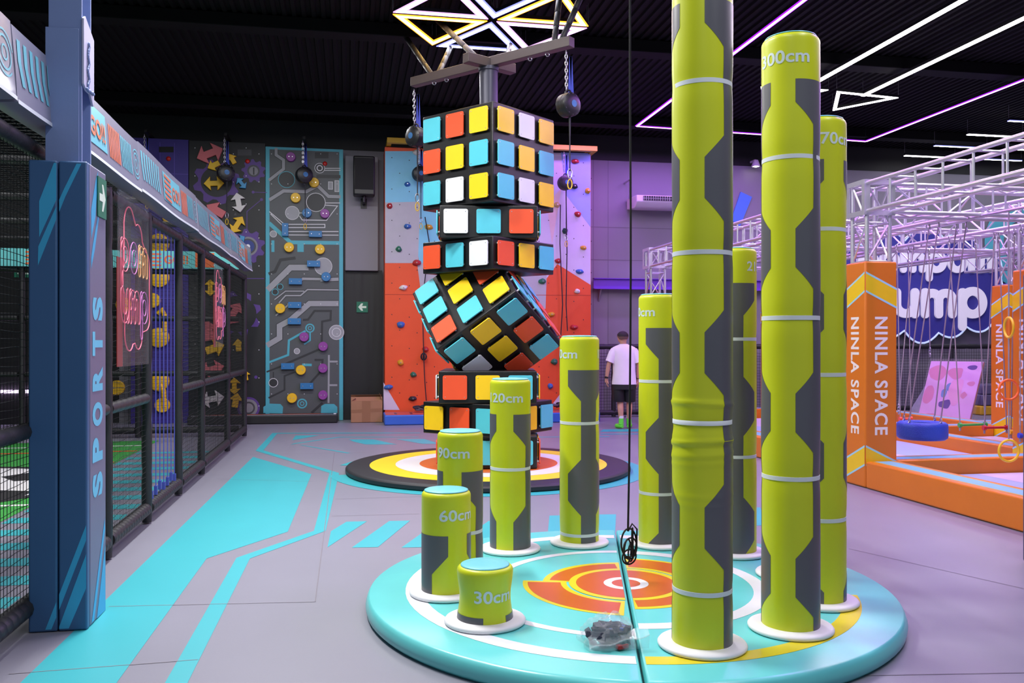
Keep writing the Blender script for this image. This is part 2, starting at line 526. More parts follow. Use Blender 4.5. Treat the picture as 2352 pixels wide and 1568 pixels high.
# ================================================================== round mat with bullseye print (two halves)
TURQ = mat('turquoise_vinyl', (104, 206, 206), 0.27, var=0.05, scale=3, bump=0.10, bscale=7)
PAPER = mat('mat_white_print', (226, 228, 234), 0.3)
MYEL = mat('mat_yellow_print', (222, 205, 40), 0.3)
MORA = mat('mat_orange_print', (202, 96, 30), 0.3)
MC = cam2w(0.69, 5.27)
MT, MR = 0.10, 1.545                               # mat thickness and radius
d0 = cam2w(0.573, 3.77) - cam2w(0.80, 6.69)
SEAMA = atan2(-d0.y, -d0.x)                        # direction of the joint, pointing away from the camera
def half_mat(side, label):
    m = MB()
    g = 0.006
    # outline of a half disc, rounded rim
    N = 56
    e = Vector((cos(SEAMA), sin(SEAMA), 0))
    nrm = Vector((-e.y, e.x, 0)) * side            # side +1: left half
    def pt(r, t, z, inset=0.0):
        a = pi * t
        q = e * (r * cos(a)) + nrm * max(r * sin(a), 0)
        return MC + q + nrm * (g + inset) + Vector((0, 0, z))
    prof = [(MR - 0.02, 0.0, 0.0), (MR, 0.02, 0.0), (MR + 0.004, 0.05, 0.0), (MR - 0.004, 0.078, 0.0), (MR - 0.018, 0.094, 0.006), (MR - 0.04, MT, 0.02)]
    vs, fs = [], []
    for r, z, ins in prof:
        for i in range(N + 1):
            vs.append(pt(r, i / N, z, ins * (1 if 0 < i < N else 1)))
    K = N + 1
    for q in range(len(prof) - 1):
        for i in range(N):
            fs.append((q * K + i, q * K + i + 1, (q + 1) * K + i + 1, (q + 1) * K + i) if side > 0 else (q * K + i + 1, q * K + i, (q + 1) * K + i, (q + 1) * K + i + 1))
        a, b, c, d = q * K, q * K + N, (q + 1) * K + N, (q + 1) * K
        fs.append((a, d, c, b) if side > 0 else (a, b, c, d))
    # top as a fan of rings
    top = (len(prof) - 1) * K
    fs.append(tuple(range(top, top + K)) if side > 0 else tuple(reversed(range(top, top + K))))
    fs.append(tuple(reversed(range(K))) if side > 0 else tuple(range(K)))
    m.add(vs, fs, 0)
    fr = ((MC.x, MC.y, MT), (e.x, e.y, 0), (nrm.x, nrm.y, 0), (0, 0, 1))
    rot = 1 if side > 0 else -1
    fr = ((MC.x, MC.y, MT), (e.x, e.y, 0), (-e.y, e.x, 0), (0, 0, 1))
    def arc(r0, r1, t0, t1, mi, off, n=40, dx=0.022):
        lo, hi = (t0, t1)
        o, u, v, nn = [Vector(q) for q in fr]
        vs, fs = [], []
        for i in range(n + 1):
            a = radians(lo + (hi - lo) * i / n) * side
            for r in (r0, r1):
                q = u * (r * cos(a)) + v * (r * sin(a))
                s = q.dot(v) * side
                if s < dx:
                    q += v * side * (dx - s)
                vs.append(o + q + nn * off)
        for i in range(n):
            f = (2 * i, 2 * i + 1, 2 * i + 3, 2 * i + 2)
            fs.append(f if side > 0 else tuple(reversed(f)))
        m.add(vs, fs, mi)
    # degrees run from the far end of the joint round to the near end
    if side > 0:
        arc(1.225, 1.325, 0, 180, 1, 0.0012)
        arc(0.775, 0.835, 0, 88, 1, 0.0012)
        arc(0.93, 0.985, 118, 180, 1, 0.0012)
        big, small = (88, 176), (2, 88)
        tail = True
    else:
        arc(1.225, 1.325, 96, 180, 2, 0.0012)
        arc(1.225, 1.325, 0, 60, 1, 0.0012)
        arc(0.745, 0.835, 0, 180, 1, 0.0012)
        big, small = (2, 66), (66, 178)
    # outer petals
    arc(0.36, 0.625, big[0], big[1], 2, 0.0012)
    arc(0.395, 0.595, big[0] + 3, big[1] - 3, 3, 0.0018)
    arc(0.30, 0.505, small[0], small[1], 2, 0.0012)
    arc(0.34, 0.465, small[0] + 4, small[1] - 3, 3, 0.0018)
    # inner disc
    arc(0.0, 0.345, 0, 180, 2, 0.0024)
    arc(0.0, 0.302, 0, 180, 3, 0.0030)
    arc(0.086, 0.135, 0, 180, 1, 0.0036)
    tag(m.build('round_floor_mat', [TURQ, PAPER, MYEL, MORA], loc=(MC.x, MC.y, 0), smooth=40), label, 'mat', 'halves of the bullseye mat')
half_mat(+1, 'left half of turquoise round mat, under the 30cm and 60cm pillars')
half_mat(-1, 'right half of turquoise round mat, with yellow ring, under the tallest pillars')

# ================================================================== the eleven lime pillars
PR = 0.143
TEXTC = mat('pillar_lettering', (208, 222, 226), 0.5)
TOPC = mat('pillar_cap_vinyl', (112, 196, 206), 0.35, var=0.05, scale=8, bump=0.1, bscale=18)
PILLARS = [   # cm, X, D, phase of the slate print (deg, to the right of facing the camera)
    (30, -0.141, 4.55, -68), (60, -0.383, 5.07, -60), (90, -0.327, 5.49, 68), (120, -0.012, 6.13, 73), (150, 0.49, 6.33, 30),
    (180, 1.06, 6.30, 26), (210, 1.546, 6.03, -3.5), (240, 1.746, 5.46, 40), (270, 1.73, 4.90, 125), (300, 1.42, 4.44, 74), (330, 0.915, 4.19, 69)]
def half_angle(t):                          # half width in degrees of the slate print at distance t below the top
    if t < 0.24: return None
    q = (t - 0.24 + 0.075) % 0.815
    if q < 0.19: return 64.5
    if q < 0.295: return 64.5 - 39 * (q - 0.19) / 0.105
    if q < 0.71: return 25.5
    return 25.5 + 39 * (q - 0.71) / 0.105
def pillar(cm, X, D, phi):
    H = cm / 100.0
    base = cam2w(X, D, MT + 0.002)
    words = {30: 'shortest lime pillar, marked 30cm, nearest the plastic bag', 60: 'lime pillar marked 60cm, behind the shortest one',
             90: 'lime pillar marked 90cm, half hidden by the 60cm one', 120: 'lime pillar marked 120cm, right of the 90cm one',
             150: 'lime pillar in front of the orange climbing wall edge, left of the hanging rope',
             180: 'lime pillar right of the walking man, 180cm tall', 210: 'lime pillar marked 210, mostly behind the tallest one',
             240: 'lime pillar hidden behind the 300cm one, only its white foot ring showing', 270: 'lime pillar close left of the orange padded column',
             300: 'second tallest lime pillar, marked 300cm', 330: 'tallest lime pillar, cut off by the top of the frame'}
    t = thing('climbing_pillar', base, words[cm], 'pillar', 'lime climbing pillars on the round mat')
    face = atan2(-base.y, -base.x)           # towards the camera
    seed = cm * 1.37
    bands = [b for b in [0.62 + 0.80 * i for i in range(5)] if b < H - 0.02]
    def rad(z, a=0.0):
        tt = H - z
        r = PR
        for b in bands:
            r -= 0.0035 * math.exp(-((tt - b) / 0.05) ** 2)
        if cm > 250:
            r += 0.0022 * noise.noise(Vector((cos(a) * 1.5, sin(a) * 1.5, z * 3.1 + seed)))
        if cm == 30:
            r += 0.006 - 0.016 * math.exp(-((z - 0.14) / 0.09) ** 2)
        if cm == 330:
            for zz, am, w in ((1.165, 0.0065, .011), (1.05, -0.004, .03), (0.985, 0.006, .010), (0.965, -0.003, .012), (0.925, 0.0038, .010), (0.89, 0.002, .010), (0.74, 0.002, .012), (0.70, 0.0015, .012)):
                r += am * math.exp(-((z - zz - 0.010 * sin(a * 1.0 + zz * 9)) / w) ** 2)
        e = H - z                            # rounded shoulder
        if e < 0.03:
            r -= 0.03 - sqrt(max(0.03 ** 2 - (0.03 - e) ** 2, 0))
        return r
    zs = []
    z = 0.0
    step = 0.012 if cm == 330 else 0.025
    while z < H - 0.03:
        zs.append(z)
        fine = cm == 330 and not 0.6 < z < 1.3
        z += 0.03 if fine else step
    zs += [H - 0.03, H - 0.022, H - 0.014, H - 0.008, H - 0.003, H]
    N = 72
    vs, fs = [], []
    for z in zs:
        for j in range(N):
            a = 2 * pi * j / N
            r = rad(z, a)
            vs.append(base + Vector((r * cos(a), r * sin(a), z)))
    for i in range(len(zs) - 1):
        for j in range(N):
            fs.append((i * N + j, i * N + (j + 1) % N, (i + 1) * N + (j + 1) % N, (i + 1) * N + j))
    m = MB().add(vs, fs, 0)
    m.add([base + Vector((rad(H) * cos(2 * pi * j / N), rad(H) * sin(2 * pi * j / N), H)) for j in range(N)], [tuple(range(N))], 0)
    # printed slate panels: two, half a turn apart
    ts = [i * 0.0125 for i in range(int(H / 0.0125) + 1)]
    brk = [0.24]
    q = 0.24 - 0.075
    while q < H:
        brk += [q, q + 0.19, q + 0.295, q + 0.71]
        q += 0.815
    ts = sorted(set([round(b, 4) for b in brk if 0.24 <= b < H] + [round(v, 4) for v in ts if v > 0.2401] + [H]))
    ts = [v for v in ts if v >= 0.24]
    for k in (0, 1):
        ca = face + radians(phi + 180 * k)
        vs, fs = [], []
        M = 28
        for tt in ts:
            w = radians(half_angle(min(tt, H - 1e-5) if tt > 0.24 else 0.2401))
            for j in range(M + 1):
                a = ca + w * (2 * j / M - 1)
                r = rad(H - tt, a) + 0.0012
                vs.append(base + Vector((r * cos(a), r * sin(a), H - tt)))
        K = M + 1
        for i in range(len(ts) - 1):
            for j in range(M):
                fs.append((i * K + j, (i + 1) * K + j, (i + 1) * K + j + 1, i * K + j + 1))
        m.add(vs, fs, 1)
    m.build('sleeve', [LIME, SLATE], t, smooth=50)
    # welded white bands
    for b in bands:
        z = H - b
        m = MB()
        dip = 0.004 if cm < 200 else 0.006
        prof = [(rad(z - 0.011) + 0.0005, z - 0.011), (rad(z) + 0.0022, z - 0.0105), (rad(z) + 0.0022, z + 0.0105), (rad(z + 0.011) + 0.0005, z + 0.011)]
        m.lathe(prof, 64, base, cap0=False, cap1=False)
        m.build('strap', STRAPW, t, smooth=60)
    # foam ring at the foot
    m = MB()
    m.lathe([(PR - 0.01, 0.0), (0.205, 0.0), (0.212, 0.006), (0.213, 0.014), (0.207, 0.022), (0.195, 0.027), (0.165, 0.029), (PR - 0.01, 0.027)], 64, base, cap0=False, cap1=False)
    m.build('foot_ring', RING, t, smooth=60)
    # cap
    m = MB()
    m.lathe([(0.128, H - 0.001), (0.127, H + 0.003), (0.12, H + 0.006), (0.07, H + 0.009), (0.001, H + 0.010)], 48, base, cap0=False)
    m.build('cap', TOPC, t, smooth=60)
    # height lettering, twice round the pillar, between the slate panels
    tv, tf = text2d('%dcm' % cm, 0.02)
    x0, x1 = min(p[0] for p in tv), max(p[0] for p in tv)
    y0, y1 = min(p[1] for p in tv), max(p[1] for p in tv)
    width = radians(92 if cm < 100 else 108) * PR
    sx = width / (x1 - x0)
    sy = 0.066 / (y1 - y0) if True else sx
    bm = bmesh.new()
    bv = [bm.verts.new(((p[0] - (x0 + x1) / 2) * sx, (p[1] - (y0 + y1) / 2) * sy, 0)) for p in tv]
    for f in tf:
        try: bm.faces.new([bv[i] for i in f])
        except ValueError: pass
    for i in range(-11, 12):
        geom = bm.verts[:] + bm.edges[:] + bm.faces[:]
        bmesh.ops.bisect_plane(bm, geom=geom, plane_co=(i * 0.0125, 0, 0), plane_no=(1, 0, 0))
    bm.verts.index_update()
    for k in (0, 1):
        ca = face + radians(phi + 90 + 180 * k)
        vs = []
        for v in bm.verts:
            a = ca + v.co.x / PR
            z = H - 0.125 - (0.012 if cm < 50 else 0) + v.co.y
            r = rad(z, a) + 0.0016
            vs.append(base + Vector((r * cos(a), r * sin(a), z)))
        m = MB().add(vs, [tuple(q.index for q in f.verts) for f in bm.faces])
        m.build('lettering', TEXTC, t, smooth=0)
    bm.free()
for row in PILLARS:
    pillar(*row)

# ================================================================== rope hanging over the bullseye, plastic bag
hc = atD(1446, 1250, 5.27)
m = MB()
top = Vector((hc.x + 0.012, hc.y, 5.82))
z1 = CH + (CY - 1208) / F * 5.27
pts = [top]
for i in range(1, 14):
    f = i / 14
    pts.append(Vector((top.x + (hc.x - top.x) * f + 0.004 * sin(f * 11), hc.y, top.z + (z1 - top.z) * f)))
m.tube(pts + [Vector((hc.x - 0.01, hc.y, z1 - 0.03))], 0.0065, 6)
for k, (w, h, ox, oz, ph) in enumerate(((0.050, 0.115, -0.005, -0.10, 0.2), (0.058, 0.085, 0.004, -0.135, 0.9), (0.045, 0.095, -0.012, -0.15, 1.6), (0.060, 0.070, 0.008, -0.16, 2.2), (0.035, 0.12, 0.018, -0.10, 2.8), (0.05, 0.06, -0.002, -0.185, 0.5))):
    lp = []
    for i in range(26):
        a = 2 * pi * i / 26
        x, y, z = w * cos(a) * cos(ph * 0.5) , w * cos(a) * sin(ph) * 0.7, h * sin(a)
        lp.append(Vector((hc.x + ox + x, hc.y + y, z1 + oz + z * 0.75)))
    m.tube(lp, 0.0055, 6, closed=True)
m.tube([Vector((hc.x - 0.01, hc.y, z1 - 0.03)), Vector((hc.x + 0.02, hc.y + .01, z1 + 0.012)), Vector((hc.x + 0.047, hc.y, z1 - 0.02)), Vector((hc.x + 0.045, hc.y, z1 - 0.12)), Vector((hc.x + 0.02, hc.y, z1 - 0.2))], 0.0055, 6)
tag(m.build('hanging_rope', mat('black_rope', (14, 14, 16), 0.8), loc=(hc.x, hc.y, z1), smooth=60), 'thin black rope hanging from the ceiling with its end knotted in a coil', 'rope')

bc = P(1400, 1478, MT)
t = thing('plastic_bag', (bc.x, bc.y, MT), 'clear plastic bag of dark harness straps lying on the turquoise mat', 'bag')
m = MB()
vs, fs = [], []
n, k = 36, 16
for i in range(k + 1):
    a = pi * 0.5 * i / k
    for j in range(n):
        b = 2 * pi * j / n
        d = Vector((cos(a) * cos(b), cos(a) * sin(b), sin(a)))
        q = 1 + 0.30 * noise.noise(d * 2.3 + Vector((3, 1, 7))) + 0.16 * abs(noise.noise(d * 6.0))
        vs.append(Vector((bc.x - 0.01 + 0.135 * d.x * q, bc.y + 0.115 * d.y * q, MT + 0.004 + 0.135 * d.z * q)))
for i in range(k):
    for j in range(n):
        fs.append((i * n + j, i * n + (j + 1) % n, (i + 1) * n + (j + 1) % n, (i + 1) * n + j))
m.add(vs, fs)
# crumpled mouth of the bag, a sealed lip towards the camera and to the right
e = cam2w(1, 0) ; fw = cam2w(0, -1)
lip = []
for i in range(15):
    u = i / 14
    base = bc + e * (-0.11 + 0.29 * u) + fw * (0.125 - 0.05 * u)
    lip.append((base + Vector((0, 0, 0.005)), base + fw * 0.02 + Vector((0, 0, 0.028 + 0.045 * u + 0.006 * sin(u * 13))), base - fw * 0.05 + Vector((0, 0, 0.06 + 0.025 * u + 0.01 * sin(u * 9)))))
for r0, r1 in zip(lip, lip[1:]):
    m.add([r0[0], r1[0], r1[1], r0[1]], [(0, 1, 2, 3)])
    m.add([r0[1], r1[1], r1[2], r0[2]], [(0, 1, 2, 3)])
m.tube([q[1] for q in lip], 0.0035, 5)
m.build('bag_film', clear('clear_film', (225, 232, 240), 0.19, 0.12), t, smooth=25)
m = MB()
random.seed(3)
for i in range(34):
    p = bc + Vector((random.uniform(-.09, .09), random.uniform(-.06, .07), random.uniform(0.02, 0.085)))
    R = Matrix.Rotation(random.uniform(0, 6), 3, 'Z') @ Matrix.Rotation(random.uniform(-1, 1), 3, 'X')
    m.box(p, (random.uniform(.06, .12), .036, .028), 0, R=R)
for i in range(7):
    c = bc + Vector((random.uniform(-.06, .06), random.uniform(-.04, .05), random.uniform(0.03, 0.075)))
    R = Matrix.Rotation(random.uniform(0, 6), 3, 'Z') @ Matrix.Rotation(random.uniform(-1.2, 1.2), 3, 'X')
    m.tube([c + R @ Vector((.035 * cos(q * pi / 6), .022 * sin(q * pi / 6), 0)) for q in range(12)], 0.008, 6, 2 if i % 3 == 0 else 0, closed=True)
m.box(bc + fw * 0.085 + e * 0.05 + Vector((0, 0, 0.018)), (0.06, 0.03, 0.02), 1, rz=0.4)
m.box(bc + fw * 0.03 + e * 0.06 + Vector((0, 0, 0.085)), (0.05, 0.02, 0.016), 2, rz=1.0)
m.build('harness_straps', [mat('navy_webbing', (38, 42, 62), 0.7), mat('red_webbing', (170, 40, 44), 0.7), mat('blue_webbing', (62, 84, 150), 0.6)], t, smooth=40, bev=0.004)
# ================================================================== puzzle-cube tower
CUBEB = mat('cube_black', (20, 20, 22), 0.38, var=0.1, scale=8, bump=0.04, bscale=60)
TILE = {'C': mat('cyan_tile', (84, 196, 212), 0.38), 'O': mat('red_orange_tile', (234, 84, 44), 0.38), 'Y': mat('yellow_tile', (246, 204, 26), 0.38), 'W': mat('white_tile', (226, 230, 232), 0.38)}
TNAME = {'C': 'cyan tile', 'O': 'red-orange tile', 'Y': 'yellow tile', 'W': 'white tile'}
TC = cam2w(-0.287, 10.70)
# its round mat
m = MB()
TR = 1.73
m.lathe([(TR - 0.02, 0), (TR, 0.02), (TR, 0.055), (TR - 0.015, 0.072), (TR - 0.05, 0.08)], 96, (TC.x, TC.y, 0), 0)
fr = ((0, 0, 0.08), (1, 0, 0), (0, 1, 0), (0, 0, 1))
m.ring(fr, (TC.x, TC.y), 0.0, 1.445, 0, 2 * pi, 0.0015, 1, 96)
m.ring(fr, (TC.x, TC.y), 0.0, 1.135, 0, 2 * pi, 0.0030, 2, 96)
m.ring(fr, (TC.x, TC.y), 0.0, 0.845, 0, 2 * pi, 0.0045, 3, 96)
tag(m.build('round_crash_mat', [mat('black_mat_vinyl', (34, 34, 38), 0.5, var=.15, scale=5, bump=.06, bscale=30), mat('yellow_mat_print', (236, 210, 30), 0.45), mat('white_mat_print', (225, 225, 226), 0.45), mat('orange_mat_print', (214, 106, 36), 0.45)], loc=(TC.x, TC.y, 0), smooth=40),
    'round black mat with yellow, white and orange rings under the cube tower', 'mat')

tower = thing('cube_tower', (TC.x, TC.y, 0.086), 'climbing tower of stacked puzzle cubes with coloured square tiles, the middle cube tilted', 'climbing tower')
SD = 1.14
def rsquare(s, r, n=4):
    pts = []
    for cx, cy, a0 in ((s / 2 - r, s / 2 - r, 0), (-s / 2 + r, s / 2 - r, 90), (-s / 2 + r, -s / 2 + r, 180), (s / 2 - r, -s / 2 + r, 270)):
        for i in range(n + 1):
            a = radians(a0 + 90 * i / n)
            pts.append((cx + r * cos(a), cy + r * sin(a)))
    return pts
SQ = rsquare(0.282, 0.022)
def tile(parent, o, u, v, n, c):
    """one plate on four stand-off bolts; o is the middle of its place on the block's face"""
    m = MB()
    fr = (o, u, v, n)
    m.prism(SQ, fr, 0.014, 0, off=0.040)
    for a in (-1, 1):
        for b in (-1, 1):
            p = o + u * (a * 0.112) + v * (b * 0.112)
            m.tube([p - n * 0.002, p + n * 0.028], 0.011, 8, 1)
            m.tube([p + n * 0.040, p + n * 0.0425], 0.006, 8, 2)
    q = m.build('tile', [TILE[c], WHITE, STEEL], parent, bev=0.002)
    lab(q, TNAME[c])
def block(o, ax, ay, az, nx, ny, nz, name, label, faces):
    """o centre; unit axes; cells per axis; faces {'+x': rows of letters top to bottom}"""
    half = [nx * 0.19, ny * 0.19, nz * 0.19]
    ax, ay, az = ax.normalized(), ay.normalized(), az.normalized()
    m = MB()
    m.box(o, (nx * 0.38, ny * 0.38, nz * 0.38), R=Matrix((ax, ay, az)).transposed())
    b = m.build(name, CUBEB, tower, bev=0.012)
    lab(b, label)
    for key, rows in faces.items():
        A = {'x': (ax, ay, az, 0, ny, nz), 'y': (ay, -ax, az, 1, nx, nz), 'z': (az, ax, ay, 2, nx, ny)}[key[1]]
        sgn = 1 if key[0] == '+' else -1
        n = A[0] * sgn
        u, v = A[1] * sgn if key[1] != 'z' else A[1], A[2]
        if key[1] == 'z' and sgn < 0: v = -v
        fo = o + n * half[A[3]]
        R, Cn = len(rows), len(rows[0])
        for i, row in enumerate(rows):
            for j, ch in enumerate(row):
                if ch in TILE:
                    tile(b, fo + u * ((j - (Cn - 1) / 2) * 0.38) + v * (((R - 1) / 2 - i) * 0.38), u, v, n, ch)
    return b
Z = Vector((0, 0, 1))
def axes(deg):                                # horizontal axes, angle in the camera's ground frame
    a = radians(deg)
    return cam2w(cos(a), sin(a)), cam2w(-sin(a), cos(a))
# upright cube: its near edge faces the camera; "-y" is the right-hand face, "-x" the left-hand one
ax, ay = axes(50)
def TP(z): return Vector((TC.x, TC.y, z))
block(TP(3.735), ax, ay, Z, 3, 3, 3, 'cube', 'upright top cube', {'-x': ['COY', 'OYC', 'CWY'], '-y': ['YWY', 'CYC', 'CWY'], '+x': ['..Y', 'C.O', '.W.']})
ax, ay = axes(1.5)
block(TP(2.965), ax, ay, Z, 3, 3, 1, 'slab', 'slab under the top cube, facing front', {'-y': ['WCO'], '-x': ['YOC'], '+x': ['CYW'], '+y': ['OYC']})
ax, ay = axes(50)
block(TP(2.585), ax, ay, Z, 3, 3, 1, 'slab', 'slab above the tilted cube, turned cornerwise', {'-x': ['OCW'], '-y': ['OYC'], '+x': ['CWO'], '+y': ['YCW']})
# tilted cube from its measured near edge
P1 = atD(1185.7, 667.7, 9.85)
a_ = Vector((-0.912, 0.15, -0.671)).normalized()
b_ = Vector((0.55, 0.76, -0.60))
b_ = (b_ - a_ * b_.dot(a_)).normalized()
c_ = a_.cross(b_)
c_ = c_ if c_.z > 0 else -c_
def c2w(q): return cam2w(q.x, q.y, q.z)
A, B, Cc = c2w(a_), c2w(b_), c2w(c_)
O = P1 + (A + B + Cc) * (SD / 2)
m = MB()
m.box(O, (SD, SD, SD), R=Matrix((A, B, Cc)).transposed())
tb = m.build('cube', CUBEB, tower, bev=0.012)
lab(tb, 'tilted middle cube')
def trow(n, u, v, grid):                      # grid[(i,j)], i along u, j along v
    fo = O + n * (SD / 2)
    for (i, j), ch in grid.items():
        uu, vv = u, v
        if uu.cross(vv).dot(n) < 0: vv = -vv
        tile(tb, fo + u * ((i - 1) * 0.38) + v * ((j - 1) * 0.38), uu, vv, n, ch)
trow(-Cc, A, B, {(0, 0): 'C', (1, 0): 'Y', (2, 0): 'C', (0, 1): 'O', (1, 1): 'Y', (2, 1): 'W', (0, 2): 'C', (1, 2): 'O'})
trow(-B, A, Cc, {(0, 0): 'Y', (1, 0): 'C', (2, 0): 'O', (0, 1): 'O', (1, 1): 'Y', (2, 1): 'C', (1, 2): 'Y', (2, 2): 'C'})
trow(-A, B, Cc, {(0, 0): 'C', (1, 0): 'C', (2, 0): 'O', (0, 1): 'O', (1, 1): 'C', (2, 1): 'O', (0, 2): 'Y', (1, 2): 'Y', (2, 2): 'C'})
trow(A, B, Cc, {(0, 0): 'C', (0, 1): 'C', (0, 2): 'C', (1, 0): 'Y', (1, 1): 'O'})
ax, ay = axes(0.5)
block(TP(1.036), ax, ay, Z, 3, 3, 1, 'slab', 'slab under the tilted cube, facing front', {'-y': ['OYC'], '-x': ['WYW'], '+x': ['YCY']})
ax, ay = axes(57)
block(TP(0.656), ax, ay, Z, 3, 3, 1, 'slab', 'slab turned cornerwise near the foot', {'-x': ['YOC'], '-y': ['CYC'], '+x': ['WCO']})
ax, ay = axes(1)
block(TP(0.278), ax, ay, Z, 3, 3, 1, 'slab', 'bottom slab on the round mat', {'-y': ['YCC'], '-x': ['CYO'], '+x': ['OYC']})

# ------------------------------------------------------------------ steel frame over the tower
FRM = mat('brown_steel', (92, 82, 80), 0.45, metal=0.3)
PADP = mat('pipe_padding', (36, 34, 38), 0.55)
frame = thing('steel_frame', (TC.x, TC.y, 4.30), 'steel post and cross beams above the cube tower, braced to the ceiling by padded pipes', 'frame')
m = MB()
m.lathe([(0.112, 4.312), (0.112, 4.88), (0.125, 4.89), (0.125, 4.93)], 28, (TC.x, TC.y, 0))
m.build('post', mat('post_steel', (70, 70, 84), 0.42, metal=0.3), frame, smooth=50)
def rel(x, d, z): return cam2w(-0.287 + x, 10.70 + d, z)
m = MB(); m.beam(rel(0.97, -0.76, 4.99), rel(-1.02, 0.81, 4.99), 0.11, 0.115); m.build('long_beam', FRM, frame, bev=0.006)
m = MB(); m.beam(rel(-0.27, -0.25, 4.975), rel(0.30, 0.21, 4.975), 0.12, 0.115); m.build('short_beam', FRM, frame, bev=0.006)
def strut(p, q, r=0.036):
    m = MB()
    p, q = Vector(p), Vector(q)
    k = 5
    for i in range(k):
        a, b = p + (q - p) * (i / k), p + (q - p) * ((i + 1) / k)
        e = (b - a) * 0.04
        m.tube([a, a + e, b - e, b], [r * 0.8, r, r, r * 0.8], 12)
    m.build('brace_pipe', PADP, frame, smooth=50)
def topz(px, py): return P(px, py, 5.995)
strut(rel(-0.76, 0.62, 5.04), topz(922, 70))
strut(rel(-0.66, 0.55, 5.04), topz(1046, 84))
strut(rel(-0.17, -0.16, 5.03), topz(993, 35))
strut(rel(0.22, 0.16, 5.03), topz(1174, 84))
strut(rel(0.78, -0.62, 5.04), cam2w(0.60, 10.4, 5.995))
strut(rel(0.86, -0.68, 5.04), cam2w(0.98, 10.2, 5.995))
for x, d in ((0.70, -0.55), (0.50, -0.39), (-0.55, 0.44), (-0.72, 0.57)):
    m = MB()
    c = rel(x, d, 4.915)
    m.tube([c + Vector((0.022 * cos(a * pi / 6), 0, 0.022 * sin(a * pi / 6))) for a in range(12)], 0.006, 6, closed=True)
    m.build('eye_bolt', STEEL, frame, smooth=50)

# ------------------------------------------------------------------ auto-belay devices
BLU = mat('blue_sling', (52, 66, 170), 0.7)
def chain(m, a, b, link=0.055, r=0.0065):
    a, b = Vector(a), Vector(b)
    n = max(2, int((b - a).length / (link * 0.72)))
    for i in range(n):
        c = a + (b - a) * ((i + 0.5) / n)
        pl = Vector((1, 0, 0)) if i % 2 else Vector((0, 1, 0))
        m.tube([c + pl * (0.014 * cos(q * pi / 4)) + Vector((0, 0, link * 0.5 * sin(q * pi / 4))) for q in range(8)], r, 5, closed=True)
def belay(hang, body_z, end_z, yaw, label, r=0.135, sc=1.0, web=True):
    hang = Vector(hang)
    t = thing('belay_device', (hang.x, hang.y, body_z), label, 'belay device', 'round black belay devices on chains')
    c = Vector((hang.x, hang.y, body_z))
    R = Matrix.Rotation(yaw, 3, 'Z') @ Matrix.Rotation(pi / 2, 3, 'X')     # drum axis horizontal
    m = MB()
    m.lathe([(0.001, -0.085), (r * 0.72, -0.085), (r * 0.97, -0.07), (r, -0.055), (r, -0.008), (r * 1.02, -0.005), (r * 1.02, 0.005), (r, 0.008), (r, 0.055), (r * .97, 0.07), (r * 0.8, 0.085), (r * 0.5, 0.097), (0.001, 0.10)], 32, c, R=R)
    for i in range(12):
        a = 2 * pi * i / 12
        for s in (-1, 1):
            p = c + R @ Vector((r * 0.86 * cos(a), r * 0.86 * sin(a), s * 0.07))
            m.tube([p, p + R @ Vector((0, 0, s * 0.010))], 0.009, 6)
    m.build('drum', BLACK, t, smooth=40)
    m = MB()
    m.lathe([(0.001, 0.0), (r * 0.3, 0.0)], 24, c + R @ Vector((0, 0, 0.1015)), R=R, cap0=False)
    m.lathe([(0.001, 0.0), (r * 0.3, 0.0)], 24, c + R @ Vector((0, 0, -0.0865)), R=R @ Matrix.Rotation(pi, 3, 'X'), cap0=False)
    lab(m.build('badge', mat('belay_badge', (80, 150, 215), 0.4), t), 'round blue badge')
    top = c + Vector((0, 0, r + 0.005))
    m = MB()
    m.tube([top + Vector((0.03 * cos(q * pi / 6), 0, 0.03 * sin(q * pi / 6))) for q in range(12)], 0.012, 6, closed=True)
    m.build('handle', BLACK, t, smooth=50)
    m = MB(); chain(m, hang + Vector((-0.025, 0, -0.03)), top + Vector((-0.02, 0, 0.03)))
    m.build('chain', STEEL, t, smooth=60)
    for dx in (0.015, 0.05):
        m = MB()
        m.beam(hang + Vector((0.03, 0, -0.09)), top + Vector((dx, 0, -0.01)), 0.030, 0.008)
        m.build('sling', BLU, t, smooth=0)
    if web:
        z0 = body_z - r
        m = MB()
        m.tube([c + Vector((0.02, 0, -r + 0.01)), Vector((c.x + 0.02, c.y, z0 - 0.22))], [0.012, 0.010], 6)
        m.tube([Vector((c.x + 0.02, c.y, z0 - 0.2)), Vector((c.x + 0.02, c.y, end_z + 0.12))], 0.008, 6)
        m.build('webbing', mat('belay_webbing', (40, 40, 46), 0.7), t, smooth=50)
        for k, (mm, dz) in enumerate(((STEEL, 0.09), (mat('yellow_gate', (214, 176, 40), 0.4), -0.03))):
            m = MB()
            m.tube([Vector((c.x + 0.02 + 0.026 * cos(q * pi / 6), c.y, end_z + dz + 0.055 * sin(q * pi / 6))) for q in range(12)], 0.0075, 6, closed=True)
            m.build('carabiner', mm, t, smooth=50)
    return t
hx = rel(0.93, -0.73, 4.92)
belay(hx, 1.56 + (786 - 243) / F * 10.0, 1.56 + (786 - 418) / F * 10.0, radians(30), 'belay device hanging from the right end of the frame beam beside the top cube', r=0.135)
hx = rel(-0.98, 0.78, 4.92)
belay(hx, 1.56 + (786 - 315) / F * 11.5, 1.56 + (786 - 470) / F * 11.5, radians(-50), 'belay device hanging from the left end of the frame beam, half behind the top cube', r=0.135)
